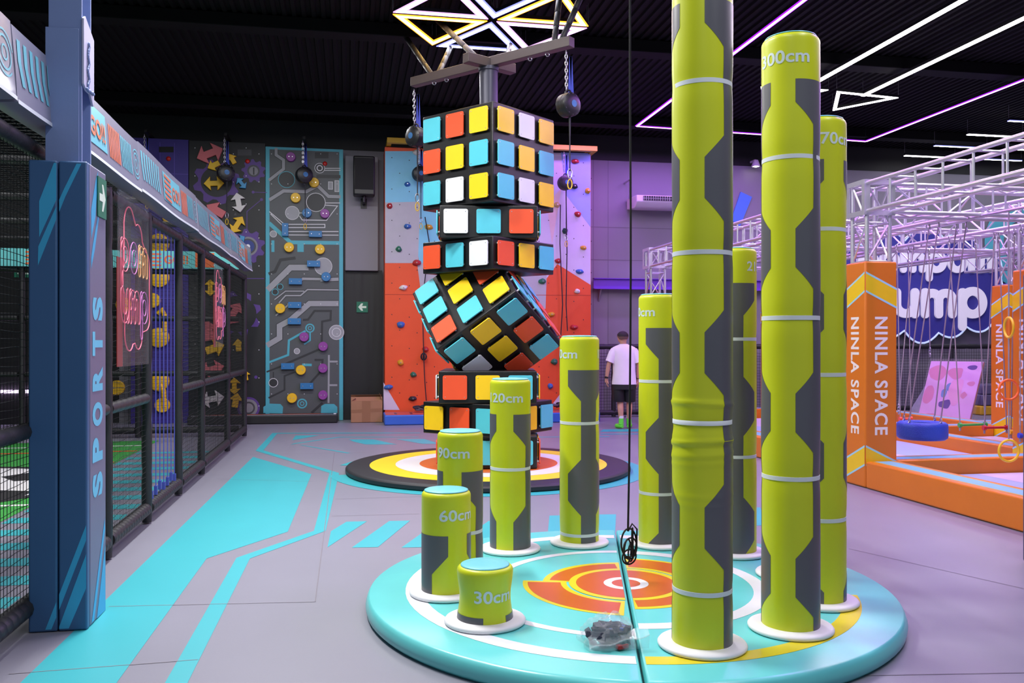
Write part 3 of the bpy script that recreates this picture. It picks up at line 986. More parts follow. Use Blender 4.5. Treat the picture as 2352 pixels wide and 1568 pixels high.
# ================================================================== left: steel column, its pad, the pitch fence
FX = -1.72
PADB = mat('fence_padding', (32, 32, 35), 0.5, var=0.1, scale=20, bump=0.2, bscale=50)
COLP = mat('column_paint', (122, 140, 186), 0.5, var=0.05, scale=3, bump=0.06, bscale=30)
col = thing('steel_column', (-1.535, 5.23, 0.004), 'blue-grey painted steel column rising from the blue pad at the left', 'column')
m = MB()
m.span((-1.62, 5.14, 0.004), (-1.45, 5.156, 5.815))
m.span((-1.62, 5.304, 0.004), (-1.45, 5.32, 5.815))
m.span((-1.541, 5.156, 0.004), (-1.529, 5.304, 5.815))
m.build('profile', COLP, col, bev=0.003)
m = MB()
m.span((-1.632, 5.128, 2.5), (-1.462, 5.139, 3.28))
m.build('front_plate', COLP, col, bev=0.002)
m = MB()
m.prism([(5.13, 2.98), (5.13, 3.34), (5.16, 3.36), (5.325, 3.28), (5.325, 2.94), (5.31, 2.90), (5.25, 2.955), (5.18, 2.955)], SIDEF(-1.436), 0.012)
m.build('side_plate', mat('plate_paint', (178, 178, 206), 0.5), col, bev=0.002)
m = MB()
random.seed(2)
pts = [Vector((-1.43, 5.20 + 0.01 * sin(i), 3.22 - 0.0135 * i)) for i in range(19)]
for p in pts:
    m.sphere(p + Vector((0, random.uniform(-.004, .004), 0)), (0.006, 0.010, 0.014), n=8, k=6)
for i in range(8):
    m.sphere((-1.43, 5.17 + 0.017 * i, 2.965 + random.uniform(-.006, .006)), (0.008, 0.012, 0.009), n=7, k=5)
m.build('weld_bead', COLP, col, smooth=60)

NAVY = mat('navy_pad_vinyl', (58, 94, 138), 0.42, var=0.05, scale=3, bump=0.05, bscale=14)
PCY = mat('pad_cyan_print', (62, 168, 214), 0.42)
PX0, PX1, PY0, PY1, PH = -1.695, -1.40, 5.06, 5.43, 2.54
pad = thing('column_pad', ((PX0 + PX1) / 2, (PY0 + PY1) / 2, 0.003), 'navy column pad with cyan stripes and the word SPORTS', 'column pad')
xm = (PX0 + PX1) / 2
def fr_clip(poly, lo, hi):
    out = []
    for i in range(len(poly)):
        p, q = poly[i - 1], poly[i]
        for a, b in ((p, q),):
            ina, inb = a[0] >= lo, b[0] >= lo
            if ina != inb:
                t = (lo - a[0]) / (b[0] - a[0]); out.append((lo, a[1] + t * (b[1] - a[1])))
            if inb: out.append(b)
    poly, out = out, []
    for i in range(len(poly)):
        a, b = poly[i - 1], poly[i]
        ina, inb = a[0] <= hi, b[0] <= hi
        if ina != inb:
            t = (hi - a[0]) / (b[0] - a[0]); out.append((hi, a[1] + t * (b[1] - a[1])))
        if inb: out.append(b)
    return out
def fx(px, py): return xz(onY(px, py, PY0))
front = [[fx(126, 375), fx(200, 372), fx(90, 545), fx(89, 462)], [fx(172, 373), fx(187, 373), fx(86, 615), fx(88, 560)],
         [fx(198, 1205), fx(198, 1240), fx(118, 1447), fx(104, 1447)], [fx(198, 1272), fx(198, 1350), fx(158, 1447), fx(133, 1447)]]
front[0] = [fx(124, 374), fx(152, 374), fx(152, 410), fx(90, 545), fx(90, 462)]
front[1] = [fx(176, 374), fx(187, 374), fx(150, 452), fx(87, 610), fx(88, 566), fx(148, 432)]
for lo, hi, y1 in ((PX0, xm - 0.003, PY1), (xm + 0.003, PX1, PY1)):
    m = MB()
    m.span((lo, PY0, 0.003), (hi, PY0 + 0.05, PH), 0)
    o = m.build('front_panel', [NAVY, PCY], pad, bev=0.010)
    for kp, p in enumerate(front):
        if kp == 0 and lo > PX0 + 0.01: continue
        q = fr_clip(p, lo + 0.004, hi - 0.004)
        if len(q) > 2:
            m = MB()
            m.flat([(a, min(max(b, 0.016), PH - 0.014)) for a, b in q], WALLF(PY0), 0.0012)
            m.build('stripe_print', PCY, o)
m = MB()
m.span((PX1 - 0.05, PY0 + 0.054, 0.003), (PX1, PY1, PH - 0.0), 0)
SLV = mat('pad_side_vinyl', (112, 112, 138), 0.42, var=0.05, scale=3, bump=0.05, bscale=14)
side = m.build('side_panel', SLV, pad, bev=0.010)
for lo, hi in ((PY1 - 0.05, PY1),):
    m = MB(); m.span((PX0, lo, 0.003), (PX1 - 0.054, hi, PH)); m.build('back_panel', NAVY, pad, bev=0.01)
m = MB(); m.span((PX0, PY0 + 0.054, 0.003), (PX0 + 0.05, PY1 - 0.054, PH)); m.build('side_panel', NAVY, pad, bev=0.01)
def fs_(px, py): return yz(onX(px, py, PX1))
for poly in ([fs_(219, 415), fs_(225, 392), fs_(219, 497), fs_(206, 548), fs_(207, 480)], [fs_(224, 497), fs_(227, 500), fs_(217, 575), fs_(205, 616), fs_(206, 590), fs_(213, 560)],
             [fs_(240, 1190), fs_(241, 1215), fs_(216, 1424), fs_(210, 1430)], [fs_(241, 1250), fs_(242, 1400), fs_(222, 1420)]):
    m = MB()
    m.flat([(min(max(a, PY0 + 0.07), PY1 - 0.012), b) for a, b in poly], SIDEF(PX1), 0.0012)
    m.build('stripe_print', PCY, side)
for i, ch in enumerate('SPORTS'):
    m = MB()
    z = 0.76 + i * 0.198
    m.text(ch, SIDEF(PX1), (5.255, z), w=0.135, h=0.20, off=0.0015, bold=0.055, rot=pi / 2)
    m.build('lettering', mat('pad_lettering', (104, 196, 226), 0.45), side)
def exit_sign(name, fr, w, h, flip, label, size_up=True):
    o, u, v, n = [Vector(q) for q in fr]
    m = MB()
    m.prism([(-w / 2, -h / 2), (w / 2, -h / 2), (w / 2, h / 2), (-w / 2, h / 2)], fr, 0.006, 0, off=0.008)
    s = (-1 if flip else 1) * w * 0.36
    q = h * 0.34
    ar = [(-s, -q * .28), (s * 0.05, -q * .28), (-s * .22, -q), (s * .25, -q), (s, 0), (s * .25, q), (-s * .22, q), (s * 0.05, q * .28), (-s, q * .28)]
    m.flat(ar, fr, 0.0092, 1)
    return tag(m.build(name, [mat('exit_green', (26, 112, 84), 0.5), mat('exit_white', (214, 232, 214), 0.5)], loc=o), label, 'sign')
c = onX(232, 455, PX1)
exit_sign('exit_sign', ((PX1, 5.325, c.z), (0, 1, 0), (0, 0, 1), (1, 0, 0)), 0.17, 0.225, False, 'green exit arrow sign on the top of the navy SPORTS pad')

# ------------------------------------------------------------------ side fence of the pitch
fence = thing('pitch_fence', (FX, 9.5, 0.003), 'long black net fence of the football pitch with padded posts and blue straps', 'fence')
def padded(m, a, b, r, rib=0.085):
    a, b = Vector(a), Vector(b)
    L = (b - a).length
    n = max(2, int(L / rib))
    pts, rs = [], []
    for i in range(n):
        for f, k in ((0.02, 0.90), (0.2, 1.0), (0.8, 1.0), (0.98, 0.90)):
            pts.append(a + (b - a) * ((i + f) / n)); rs.append(r * k)
    m.tube(pts, rs, 12)
YS = [1.9, 3.9, 6.68, 7.95, 9.35, 10.75, 12.95, 14.98]
for y in YS:
    m = MB(); padded(m, (FX, y, 0.004), (FX, y, 2.685), 0.043, 0.42); m.build('post', PADB, fence, smooth=45)
def rail(y0, y1, z, r):
    m = MB(); padded(m, (FX, y0, z), (FX, y1, z), r, 0.075 if z < 0.4 else 0.16); m.build('rail', PADB, fence, smooth=45)
for y0, y1 in zip(YS, YS[1:]):
    rail(y0 + 0.045, y1 - 0.045, 0.13, 0.055)
    rail(y0 + 0.04, y1 - 0.04, 2.63, 0.045)
    if (y0, y1) != (7.95, 9.35):
        rail(y0 + 0.04, y1 - 0.04, 1.08, 0.045)
def netting(m, a, b, z0, z1, cell, t):
    a, b = Vector(a), Vector(b)
    d = (b - a); L = d.length; d.normalize()
    n = int(L / cell)
    for i in range(1, n):
        p = a + d * (i * cell)
        m.tube([Vector((p.x, p.y, z0)), Vector((p.x, p.y, z1))], t, 3, caps=False)
    k = int((z1 - z0) / cell)
    for j in range(1, k):
        z = z0 + j * cell
        pts = [a + d * (L * q / 8) for q in range(9)]
        m.tube([Vector((p.x, p.y, z + (0.008 * sin(j * 1.3 + q * 2.1) if 0 < q < 8 else 0))) for q, p in enumerate(pts)], t, 3, caps=False)
for y0, y1 in zip(YS, YS[1:]):
    if (y0, y1) == (7.95, 9.35): continue
    m = MB(); netting(m, (FX, y0 + 0.04, 0), (FX, y1 - 0.04, 0), 0.18, 2.60, 0.045, 0.0021)
    tag(m.build('net_panel', NET, fence, smooth=0), kind='stuff')
STR = mat('blue_strap', (58, 72, 160), 0.6)
for i in range(7):
    y = 8.13 + i * 0.17
    m = MB()
    m.span((FX - 0.0015, y - 0.016, 0.19), (FX + 0.0015, y + 0.016, 2.62))
    m.span((FX - 0.012, y - 0.022, 0.17 + 0.02 * (i % 3)), (FX + 0.012, y + 0.022, 0.25 + 0.02 * (i % 3)))
    lab(m.build('strap', STR, fence, smooth=0), 'blue elastic strap')

# ------------------------------------------------------------------ printed fascia banners over the fence
BAN = mat('banner_vinyl', (134, 134, 154), 0.25, var=0.06, scale=1.5, bump=0.14, bscale=5, coat=0.3)
BCY = mat('banner_cyan', (100, 176, 194), 0.35)
BOR = mat('banner_orange', (204, 112, 84), 0.35)
BED = mat('banner_edge', (205, 214, 222), 0.4)
BDK = mat('banner_dark', (92, 92, 112), 0.4)
BX = -1.63
def banner(y0, y1, label):
    t = thing('fascia_banner', (BX - 0.045, (y0 + y1) / 2, 2.70), label, 'banner', 'printed fascia banners over the pitch fence')
    L = y1 - y0
    lean = 0.05
    N = 26
    # face: slightly leaning out, wavy edge
    def pt(u, w):
        return Vector((BX + lean * (1 - w) * 0.6 + 0.004 * sin(u * 9 + 1) * (1 - abs(2 * w - 1)), y0 + 0.006 + u * (L - 0.012), 2.745 + w * 0.380 + 0.007 * sin(u * 7.0 + y0)))
    m = MB()
    vs, fs = [], []
    K = 7
    for i in range(N + 1):
        for j in range(K):
            vs.append(pt(i / N, j / (K - 1)))
    for i in range(N):
        for j in range(K - 1):
            fs.append((i * K + j, (i + 1) * K + j, (i + 1) * K + j + 1, i * K + j + 1))
    o = len(vs)
    for i in range(N + 1):
        p, q = pt(i / N, 0), pt(i / N, 1)
        vs += [Vector((BX - 0.10, p.y, p.z - 0.01)), Vector((BX - 0.10, q.y, q.z - 0.005))]
    for i in range(N):
        a, b = o + 2 * i, o + 2 * i + 2
        fs += [(a + 1, b + 1, b, a), (i * K, a, b, (i + 1) * K), (i * K + K - 1, (i + 1) * K + K - 1, b + 1, a + 1)]
    fs += [tuple([j for j in range(K)] + [o + 1, o]), tuple(reversed([N * K + j for j in range(K)] + [o + 2 * N + 1, o + 2 * N]))]
    m.add(vs, fs)
    m.build('panel', BAN, t, smooth=40)
    m = MB()
    for i in range(N):
        m.add([pt(i / N, -0.02) + Vector((0.004, 0, 0)), pt((i + 1) / N, -0.02) + Vector((0.004, 0, 0)), pt((i + 1) / N, 0.035) + Vector((0.004, 0, 0)), pt(i / N, 0.035) + Vector((0.004, 0, 0))], [(0, 1, 2, 3)])
    m.build('hem', BED, t, smooth=40)
    m = MB()
    def q(poly, mi, off=0.003):
        poly = [(a, b) for a, b in poly]
        ar = sum(poly[i - 1][0] * poly[i][1] - poly[i][0] * poly[i - 1][1] for i in range(len(poly)))
        if ar < 0: poly = poly[::-1]
        m.add([pt(a, b) + Vector((off, 0, 0)) for a, b in poly], [tuple(range(len(poly)))], mi)
    def at(px):                                   # fraction along the first far panel of a printed detail
        return (onX(px, 500, BX).y - 7.22) / 2.6
    c0 = 0.03
    for i in range(8):                            # chevron slats
        a = c0 + i * 0.034
        q([(a, 0.25), (a + 0.017, 0.25), (a, 0.55), (a + 0.004, 0.85), (a - 0.013, 0.85), (a - 0.017, 0.55)], 0)
    m.build('slat_print', [BCY, BOR], t, smooth=0); m = MB()
    for i in range(10):
        a = 0.335 + i * 0.0295
        q([(a, 0.2), (a + 0.0295, 0.2), (a + 0.0295, 0.86), (a, 0.86)], 0)
    m.build('box_print', [BCY, BOR], t, smooth=0); m = MB()
    for i in range(5):                            # stripes and GO!! in the box
        b = 0.25 + i * 0.125
        q([(0.35, b), (0.46, b - 0.02), (0.46, b + 0.045), (0.35, b + 0.065)], 1, 0.008)
    m.build('stripe_print', [BCY, BOR], t, smooth=0); m = MB()
    tv, tf = text2d('GO!!', 0.03)
    x0, x1 = min(p[0] for p in tv), max(p[0] for p in tv)
    y0_, y1_ = min(p[1] for p in tv), max(p[1] for p in tv)
    m.add([pt(0.482 + (p[0] - x0) / (x1 - x0) * 0.13, 0.34 + (p[1] - y0_) / (y1_ - y0_) * 0.34) + Vector((0.008, 0, 0)) for p in tv], tf, 1)
    m.build('lettering', [BCY, BOR], t, smooth=0); m = MB()
    for i in range(7):
        a = 0.655 + i * 0.0165
        q([(a, 0.2), (a + 0.011, 0.2), (a + 0.011, 0.8), (a, 0.8)], 1)
    m.build('bar_print', [BCY, BOR], t, smooth=0); m = MB()
    for i in range(7):
        a = 0.785 + i * 0.018
        q([(a, 0.22), (a + 0.010, 0.22), (a, 0.5), (a + 0.006, 0.8), (a - 0.004, 0.8), (a - 0.01, 0.5)], 0)
    def rg(c, r, w, a0=0, a1=2 * pi):
        n = 24
        for i in range(n):
            a, b = a0 + (a1 - a0) * i / n, a0 + (a1 - a0) * (i + 1) / n
            q([(c + r * cos(a) / L, 0.5 + r * sin(a) / .385), (c + (r + w) * cos(a) / L, 0.5 + (r + w) * sin(a) / .385), (c + (r + w) * cos(b) / L, 0.5 + (r + w) * sin(b) / .385), (c + r * cos(b) / L, 0.5 + r * sin(b) / .385)], 0)
    m.build('slat_print', [BCY, BOR], t, smooth=0); m = MB()
    rg(0.955, 0.075, 0.012); rg(0.955, 0.03, 0.010); rg(0.955, 0.105, 0.01, 0.3, 2.4); rg(0.955, 0.105, 0.01, 3.5, 5.5)
    m.build('target_print', [BCY, BOR], t, smooth=0)
bb = [-0.57, 2.03, 4.63, 7.22, 9.82, 12.46, 15.08]
labs = ['printed fascia banner nearest the camera at the frame edge', 'printed fascia banner left of the blue-grey column, cut by the left frame edge', 'grey fascia banner passing behind the blue-grey column, with a bright glare',
        'grey fascia banner with GO!! box above the neon sign and blue straps', 'grey fascia banner with GO!! box, second from the far end', 'grey fascia banner at the far end of the pitch fence']
for i in range(1, 6):
    banner(bb[i], bb[i + 1], labs[i])

# ------------------------------------------------------------------ neon sign boards hung on the fence
PINK = glow('neon_pink', (1.0, 0.20, 0.32), 0.20)
MAUV = glow('neon_mauve', (0.66, 0.20, 0.60), 0.18)
AMBR = glow('neon_amber', (1.0, 0.48, 0.2), 0.2)
ACR = clear('acrylic_sheet', (150, 152, 158), 0.12, 0.15)
def glyph(ch):
    """centre-line strokes of a rounded letter, x-height 1; returns list of polylines and the advance"""
    def arc(cx, cy, r, a0, a1, n=14): return [(cx + r * cos(radians(a0 + (a1 - a0) * i / n)), cy + r * sin(radians(a0 + (a1 - a0) * i / n))) for i in range(n + 1)]
    if ch == 'p': return [[(0, 0.95), (0, -0.55)], arc(0.45, 0.5, 0.45, 0, 360, 24)], 0.9
    if ch == 'o': return [arc(0.45, 0.5, 0.45, 0, 360, 24)], 0.9
    if ch == 'm': return [[(0, 0), (0, 0.95)], [(0, 0.5)] + arc(0.3, 0.62, 0.3, 180, 0) + [(0.6, 0)], [(0.6, 0.5)] + arc(0.9, 0.62, 0.3, 180, 0) + [(1.2, 0)]], 1.2
    if ch == 'u': return [[(0, 0.95), (0, 0.42)] + arc(0.4, 0.42, 0.4, 180, 360) + [(0.8, 0.95)], [(0.8, 0.95), (0.8, 0)]], 0.8
    if ch == 'j': return [[(0.3, 0.95), (0.3, -0.25)] + arc(0.05, -0.25, 0.25, 0, -100)], 0.3
def outline(pl, r):
    """closed tube path round a stroke (a stadium outline)"""
    pl = [Vector(p) for p in pl]
    closed = (pl[0] - pl[-1]).length < 1e-6
    k = len(pl)
    def nrm(i):
        a = pl[(i - 1) % (k - 1)] if closed else pl[max(i - 1, 0)]
        b = pl[(i + 1) % (k - 1)] if closed else pl[min(i + 1, k - 1)]
        d = (b - a).normalized()
        return Vector((-d.y, d.x))
    if closed:
        return [[pl[i] + nrm(i) * r for i in range(k - 1)], [pl[i] - nrm(i) * r for i in range(k - 1)]]
    out = [pl[i] + nrm(i) * r for i in range(k)]
    e = (pl[-1] - pl[-2]).normalized()
    n = nrm(k - 1)
    out += [pl[-1] + n * (r * cos(a)) + e * (r * sin(a)) for a in (pi / 4, pi / 2, 3 * pi / 4)]
    out += [pl[i] - nrm(i) * r for i in reversed(range(k))]
    e = (pl[0] - pl[1]).normalized(); n = nrm(0)
    out += [pl[0] - n * (r * cos(a)) + e * (r * sin(a)) for a in (pi / 4, pi / 2, 3 * pi / 4)]
    return [out]
def neon_sign(y0, y1, z0, z1, label, first):
    X = FX + 0.062
    t = thing('neon_sign', (X, (y0 + y1) / 2, z0), label, 'neon sign', None)
    m = MB(); m.span((X - 0.003, y0, z0), (X + 0.003, y1, z1)); m.build('acrylic_board', ACR, t, smooth=0)
    m = MB(); m.span((X - 0.009, y0 + 0.002, z0 + 0.002), (X - 0.005, y0 + 0.16, z0 + (z1 - z0) * 0.62)); m.build('red_backing', mat('red_backing', (140, 38, 30), 0.5), t, smooth=0)
    W, H = y1 - y0, z1 - z0
    def put(word, x, z, s, cols, rr):
        for ch in word:
            st, adv = glyph(ch)
            for pl in st:
                for lp in outline(pl, 0.15):
                    m = MB()
                    m.tube([(X + 0.014, y0 + (x + p[0] * s), z0 + z + p[1] * s) for p in lp], 0.0036, 6, closed=True)
                    m.build('neon_tube', cols[ch] if ch in cols else PINK, t, smooth=60)
            x += (adv + 0.42) * s
        return x
    a = 0.06
    put('pom', a, H * 0.56, 0.205, {'p': PINK, 'o': MAUV, 'm': AMBR}, 1)
    put('ump', a - 0.0, H * 0.27, 0.215, {'u': PINK, 'm': PINK, 'p': MAUV}, 1)
    # cloud outline round the words
    cl = []
    for cy, cz, r, a0, a1 in ((0.20, 0.80, 0.17, 170, 60), (0.47, 0.74, 0.15, 120, 10), (0.72, 0.58, 0.17, 90, -30), (0.74, 0.34, 0.17, 40, -80), (0.48, 0.20, 0.14, 0, -140), (0.2, 0.20, 0.15, -40, -190), (0.10, 0.5, 0.12, -110, -240)):
        for i in range(9):
            q = radians(a0 + (a1 - a0) * i / 8)
            cl.append((X + 0.012, y0 + min(max((cy + 0.09) * W * 1.02 + r * cos(q) * W, 0.02), W - 0.02), z0 + min(max(cz * H + r * sin(q) * H * 0.75, 0.03), H - 0.03)))
    m = MB(); m.tube(cl, 0.0045, 6, closed=True); m.build('neon_tube', PINK, t, smooth=60)
    for y in (y0 + 0.05, y1 - 0.05):
        m = MB(); m.tube([(FX + 0.042, y, z1 - 0.02), (X - 0.003, y, z1 - 0.04)], 0.006, 6); m.build('hanger', STEEL, t)
    return t
neon_sign(6.74, 7.72, 1.38, 2.68, 'neon outline sign with pom lettering, beside the SPORTS pad', True)
neon_sign(11.30, 12.05, 1.50, 2.55, 'narrow clear board with pink and blue neon lettering at the far fence bays', False)

# ------------------------------------------------------------------ far end and far side of the pitch enclosure
endf = thing('pitch_fence', (-5.3, 15.1, 0.003), 'black net fence closing the far end of the football pitch', 'fence')
XS = [-8.75, -7.0, -5.15, -3.4]
for x in XS:
    m = MB(); padded(m, (x, 15.1, 0.004), (x, 15.1, 3.0), 0.05, 0.4); m.build('post', PADB, endf, smooth=45)
xe = XS + [FX - 0.05]
for x0, x1 in zip(xe, xe[1:]):
    for z, r in ((0.12, 0.055), (1.05, 0.045), (1.95, 0.045), (2.72, 0.045), (3.02, 0.04)):
        m = MB(); padded(m, (x0 + 0.05, 15.1, z), (x1 - 0.05, 15.1, z), r, 0.2); m.build('rail', PADB, endf, smooth=45)
    m = MB(); netting(m, (x0 + 0.04, 15.1, 0), (x1 - 0.04, 15.1, 0), 0.17, 2.68, 0.06, 0.0024)
    tag(m.build('net_panel', NET, endf, smooth=0), kind='stuff')
sidef = thing('pitch_fence', (-8.8, 9, 0.003), 'black net fence along the far left side of the football pitch', 'fence')
for y in (4.0, 6.8, 9.6, 12.4):
    m = MB(); padded(m, (-8.8, y, 0.004), (-8.8, y, 3.0), 0.05, 0.4); m.build('post', PADB, sidef, smooth=45)
for y0, y1 in ((4.0, 6.8), (6.8, 9.6), (9.6, 12.4), (12.4, 15.1)):
    for z, r in ((0.12, 0.055), (1.05, 0.045), (1.95, 0.045), (2.95, 0.045)):
        m = MB(); padded(m, (-8.8, y0 + 0.05, z), (-8.8, y1 - 0.06, z), r, 0.2); m.build('rail', PADB, sidef, smooth=45)
    m = MB(); netting(m, (-8.8, y0 + 0.04, 0), (-8.8, y1 - 0.06, 0), 0.17, 2.9, 0.07, 0.0024)
    tag(m.build('net_panel', NET, sidef, smooth=0), kind='stuff')
# overhead net with its dark rails
topn = thing('overhead_net', (-5.2, 9.5, 3.06), 'black overhead net with dark rails above the football pitch', 'net')
for y in (6.0, 8.0, 10.0, 12.0, 14.0):
    m = MB(); m.tube([(-8.75, y, 3.10), (FX - 0.14, y, 3.10)], 0.035, 10); m.build('rail', PADB, topn, smooth=45)
m = MB()
for i in range(70):
    x = -8.75 + i * 0.1
    m.tube([(x, 3.9, 3.06), (x, 15.0, 3.06)], 0.0024, 3, caps=False)
for j in range(110):
    y = 3.9 + j * 0.1
    m.tube([(-8.75, y, 3.06), (FX - 0.14, y, 3.06)], 0.0024, 3, caps=False)
tag(m.build('net_panel', NET, topn, smooth=0), kind='stuff')
# lit banners facing inwards at the far end
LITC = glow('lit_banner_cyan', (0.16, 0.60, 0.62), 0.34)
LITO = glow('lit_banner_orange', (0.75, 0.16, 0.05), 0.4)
for x0, x1, k in ((-8.7, -6.95, 0), (-6.95, -5.2, 1), (-5.2, -3.45, 2), (-3.45, -1.80, 3)):
    t = thing('fascia_banner', ((x0 + x1) / 2, 15.02, 2.76), ['lit cyan fascia banner at the far left corner of the pitch', 'lit cyan fascia banner on the far end of the pitch, left of the middle post', 'lit cyan fascia banner on the far end of the pitch, behind the navy pad', 'lit cyan and orange fascia banner seen through the blue straps'][k], 'banner', 'lit fascia banners at the far end of the pitch')
    m = MB(); m.span((x0 + 0.01, 14.99, 2.77), (x1 - 0.01, 15.04, 3.05)); m.build('panel', LITC, t)
    m = MB()
    fr = WALLF(14.99)
    L = x1 - x0
    for i in range(4):
        m.flat([(x0 + L * 0.08, 2.80 + i * .06), (x0 + L * .26, 2.80 + i * .06), (x0 + L * .26, 2.83 + i * .06), (x0 + L * .08, 2.83 + i * .06)], fr, 0.002, 0)
    m.build('stripe_print', LITO, t, smooth=0)
    m = MB(); m.text('GO!!', fr, (x0 + L * 0.40, 2.91), h=0.14, off=0.002, bold=0.03); m.build('lettering', LITO, t, smooth=0)
    m = MB(); m.flat([(x0 + L * .58, 2.79), (x0 + L * .76, 2.79), (x0 + L * .76, 3.03), (x0 + L * .58, 3.03)], fr, 0.002, 0); m.build('block_print', LITO, t, smooth=0)
# white-violet light line low on the far wall, exit lamp
m = MB(); m.span((-9.6, 17.93, 0.60), (-5.4, 17.985, 0.655))
tag(m.build('light_strip', glow('violet_line', (0.8, 0.55, 1.0), 9), loc=(-7.5, 17.98, 0.6)), 'thin violet-white light line low on the wall beyond the pitch', 'light')
a = onY(55, 628, 17.985)
exit_sign('exit_sign', ((a.x, 17.985, a.z), (1, 0, 0), (0, 0, 1), (0, -1, 0)), 0.34, 0.15, True, 'small green exit sign far behind the net, left of the navy pad')
# ================================================================== climbing walls on the back wall
YP = 17.70                                         # face of the climbing panels
PFR = WALLF(YP)
def c4(a, b):                                       # a point of the left panels
    return xz(onY(300 + a / 2.178, 280 + b / 2.178, YP))
SC4 = 17.9 / 2000 / 2.178                           # metres per step there
def disc(m, c, r, fr=PFR, off=0.002, mi=0, n=24, r0=0.0): m.ring(fr, c, r0, r, 0, 2 * pi, off, mi, n)
def gear(m, c, r, mi, teeth=8, off=0.002, hole=0.45):
    vs, fs = [], []
    o = Vector((0, YP - off, 0))
    n = teeth * 4
    for i in range(n):
        a = 2 * pi * i / n
        rr = r * (1.0 if i % 4 in (1, 2) else 0.78)
        vs += [Vector((c[0] + r * hole * cos(a), YP - off, c[1] + r * hole * sin(a))), Vector((c[0] + rr * cos(a), YP - off, c[1] + rr * sin(a)))]
    for i in range(n):
        j = (i + 1) % n
        fs.append((2 * i, 2 * i + 1, 2 * j + 1, 2 * j))
    m.add(vs, fs, mi)
def peg_disc(parent, c, r, colr, name, label):
    m = MB()
    m.lathe([(r, 0), (r, 0.065), (r * 0.93, 0.075), (0.001, 0.075)], 28, (c[0], YP - 0.003, c[1]), R=Matrix.Rotation(pi / 2, 3, 'X'))
    for dx in (-0.35, 0.35):
        m.tube([(c[0] + dx * r, YP - 0.076, c[1]), (c[0] + dx * r, YP - 0.081, c[1])], 0.010, 8, 1)
    lab(m.build(name, [colr, STEEL], parent, smooth=40), label)
def peg_block(parent, c, w, h, colr):
    m = MB()
    m.span((c[0] - w / 2, YP - 0.08, c[1] - h / 2), (c[0] + w / 2, YP - 0.002, c[1] + h / 2))
    for dx in (-0.3, 0.3):
        p = (c[0] + dx * w, c[1]) if w > h else (c[0], c[1] + dx * h)
        m.tube([(p[0], YP - 0.079, p[1]), (p[0], YP - 0.085, p[1])], 0.010, 8, 1)
    lab(m.build('block_hold', [colr, STEEL], parent, bev=0.006), 'blue block hold')
HY = mat('hold_yellow', (232, 186, 28), 0.45); HP = mat('hold_purple', (140, 62, 148), 0.45); HB = mat('hold_blue', (44, 116, 170), 0.45)
# --- circuit-board panel
p0, p1 = onY(610, 340, YP), onY(788, 962, YP)
CX0, CX1, CZ1 = p0.x, p1.x, onY(700, 340, YP).z
circ = thing('climbing_wall', ((CX0 + CX1) / 2, YP, 0.004), 'dark grey climbing wall printed as a circuit board with a cyan frame and round holds', 'climbing wall')
m = MB()
m.span((CX0, YP, 0.004), (CX1, 17.98, CZ1), 0)
bw = 0.075
for q in ([(CX0, 0.01), (CX0 + bw, 0.01), (CX0 + bw, CZ1), (CX0, CZ1)], [(CX1 - bw, 0.01), (CX1, 0.01), (CX1, CZ1), (CX1 - bw, CZ1)], [(CX0, CZ1 - 0.05), (CX1, CZ1 - 0.05), (CX1, CZ1), (CX0, CZ1)]):
    m.flat(q, PFR, 0.002, 1)
def ln(pts, w, mi, off=0.0022):
    m.stroke([c4(*p) for p in pts], w * SC4, PFR, off, mi)
def outl(pts, w, mi):                              # pale line with a dark edge
    ln(pts, w + 6, 3, 0.0016); ln(pts, w, mi)
outl([(728, 130), (728, 165), (765, 190), (765, 235), (692, 292)], 14, 2)
outl([(694, 390), (765, 345), (880, 348), (935, 318), (990, 372), (1050, 374)], 16, 2)
outl([(686, 840), (800, 728), (890, 728)], 28, 2); outl([(950, 790), (1040, 786)], 16, 2); outl([(830, 806), (862, 784), (960, 786)], 12, 2)
outl([(682, 1118), (745, 1080), (745, 1020), (800, 990), (895, 908), (1040, 908)], 26, 2)
outl([(720, 888), (775, 846), (868, 846)], 6, 2); outl([(742, 905), (775, 868), (850, 868), (885, 838), (1040, 840)], 7, 2); outl([(726, 968), (800, 905)], 8, 2)
ln([(692, 505), (800, 602), (1046, 605)], 18, 1); ln([(850, 600), (850, 650)], 30, 1)
ln([(712, 592), (712, 650)], 14, 1)
ln([(682, 1206), (788, 1165), (792, 1092), (875, 1045)], 10, 1); ln([(898, 1050), (898, 1092), (868, 1112)], 7, 1)
ln([(694, 448), (770, 512), (972, 512), (972, 528), (790, 528)], 4, 4); ln([(700, 460), (790, 548), (1040, 548)], 4, 4); ln([(790, 565), (1040, 566)], 4, 4)
ln([(970, 232), (1050, 232)], 4, 4); ln([(970, 242), (1050, 242)], 4, 4); ln([(930, 272), (1050, 274)], 16, 3)
ln([(845, 470), (858, 490), (980, 492), (1035, 420), (972, 416)], 4, 4); ln([(1048, 405), (975, 405)], 4, 4); ln([(838, 455), (862, 455)], 4, 4)
ln([(690, 760), (722, 748), (750, 690), (825, 680)], 14, 3); ln([(862, 990), (888, 988), (920, 945), (1002, 945), (1000, 990), (958, 998), (956, 1100)], 10, 3)
ln([(770, 1212), (960, 1130)], 10, 3); ln([(920, 1190), (960, 1190), (958, 1240), (895, 1310)], 10, 3); ln([(680, 1250), (770, 1215)], 8, 3); ln([(690, 1380), (770, 1340), (770, 1270), (850, 1240)], 8, 3); ln([(905, 1455), (960, 1405)], 12, 3); ln([(714, 1250), (714, 1290)], 5, 3)
ln([(992, 1165), (990, 1405)], 9, 2); ln([(992, 1198), (1036, 1198)], 9, 2); ln([(992, 1316), (1034, 1316)], 9, 2)
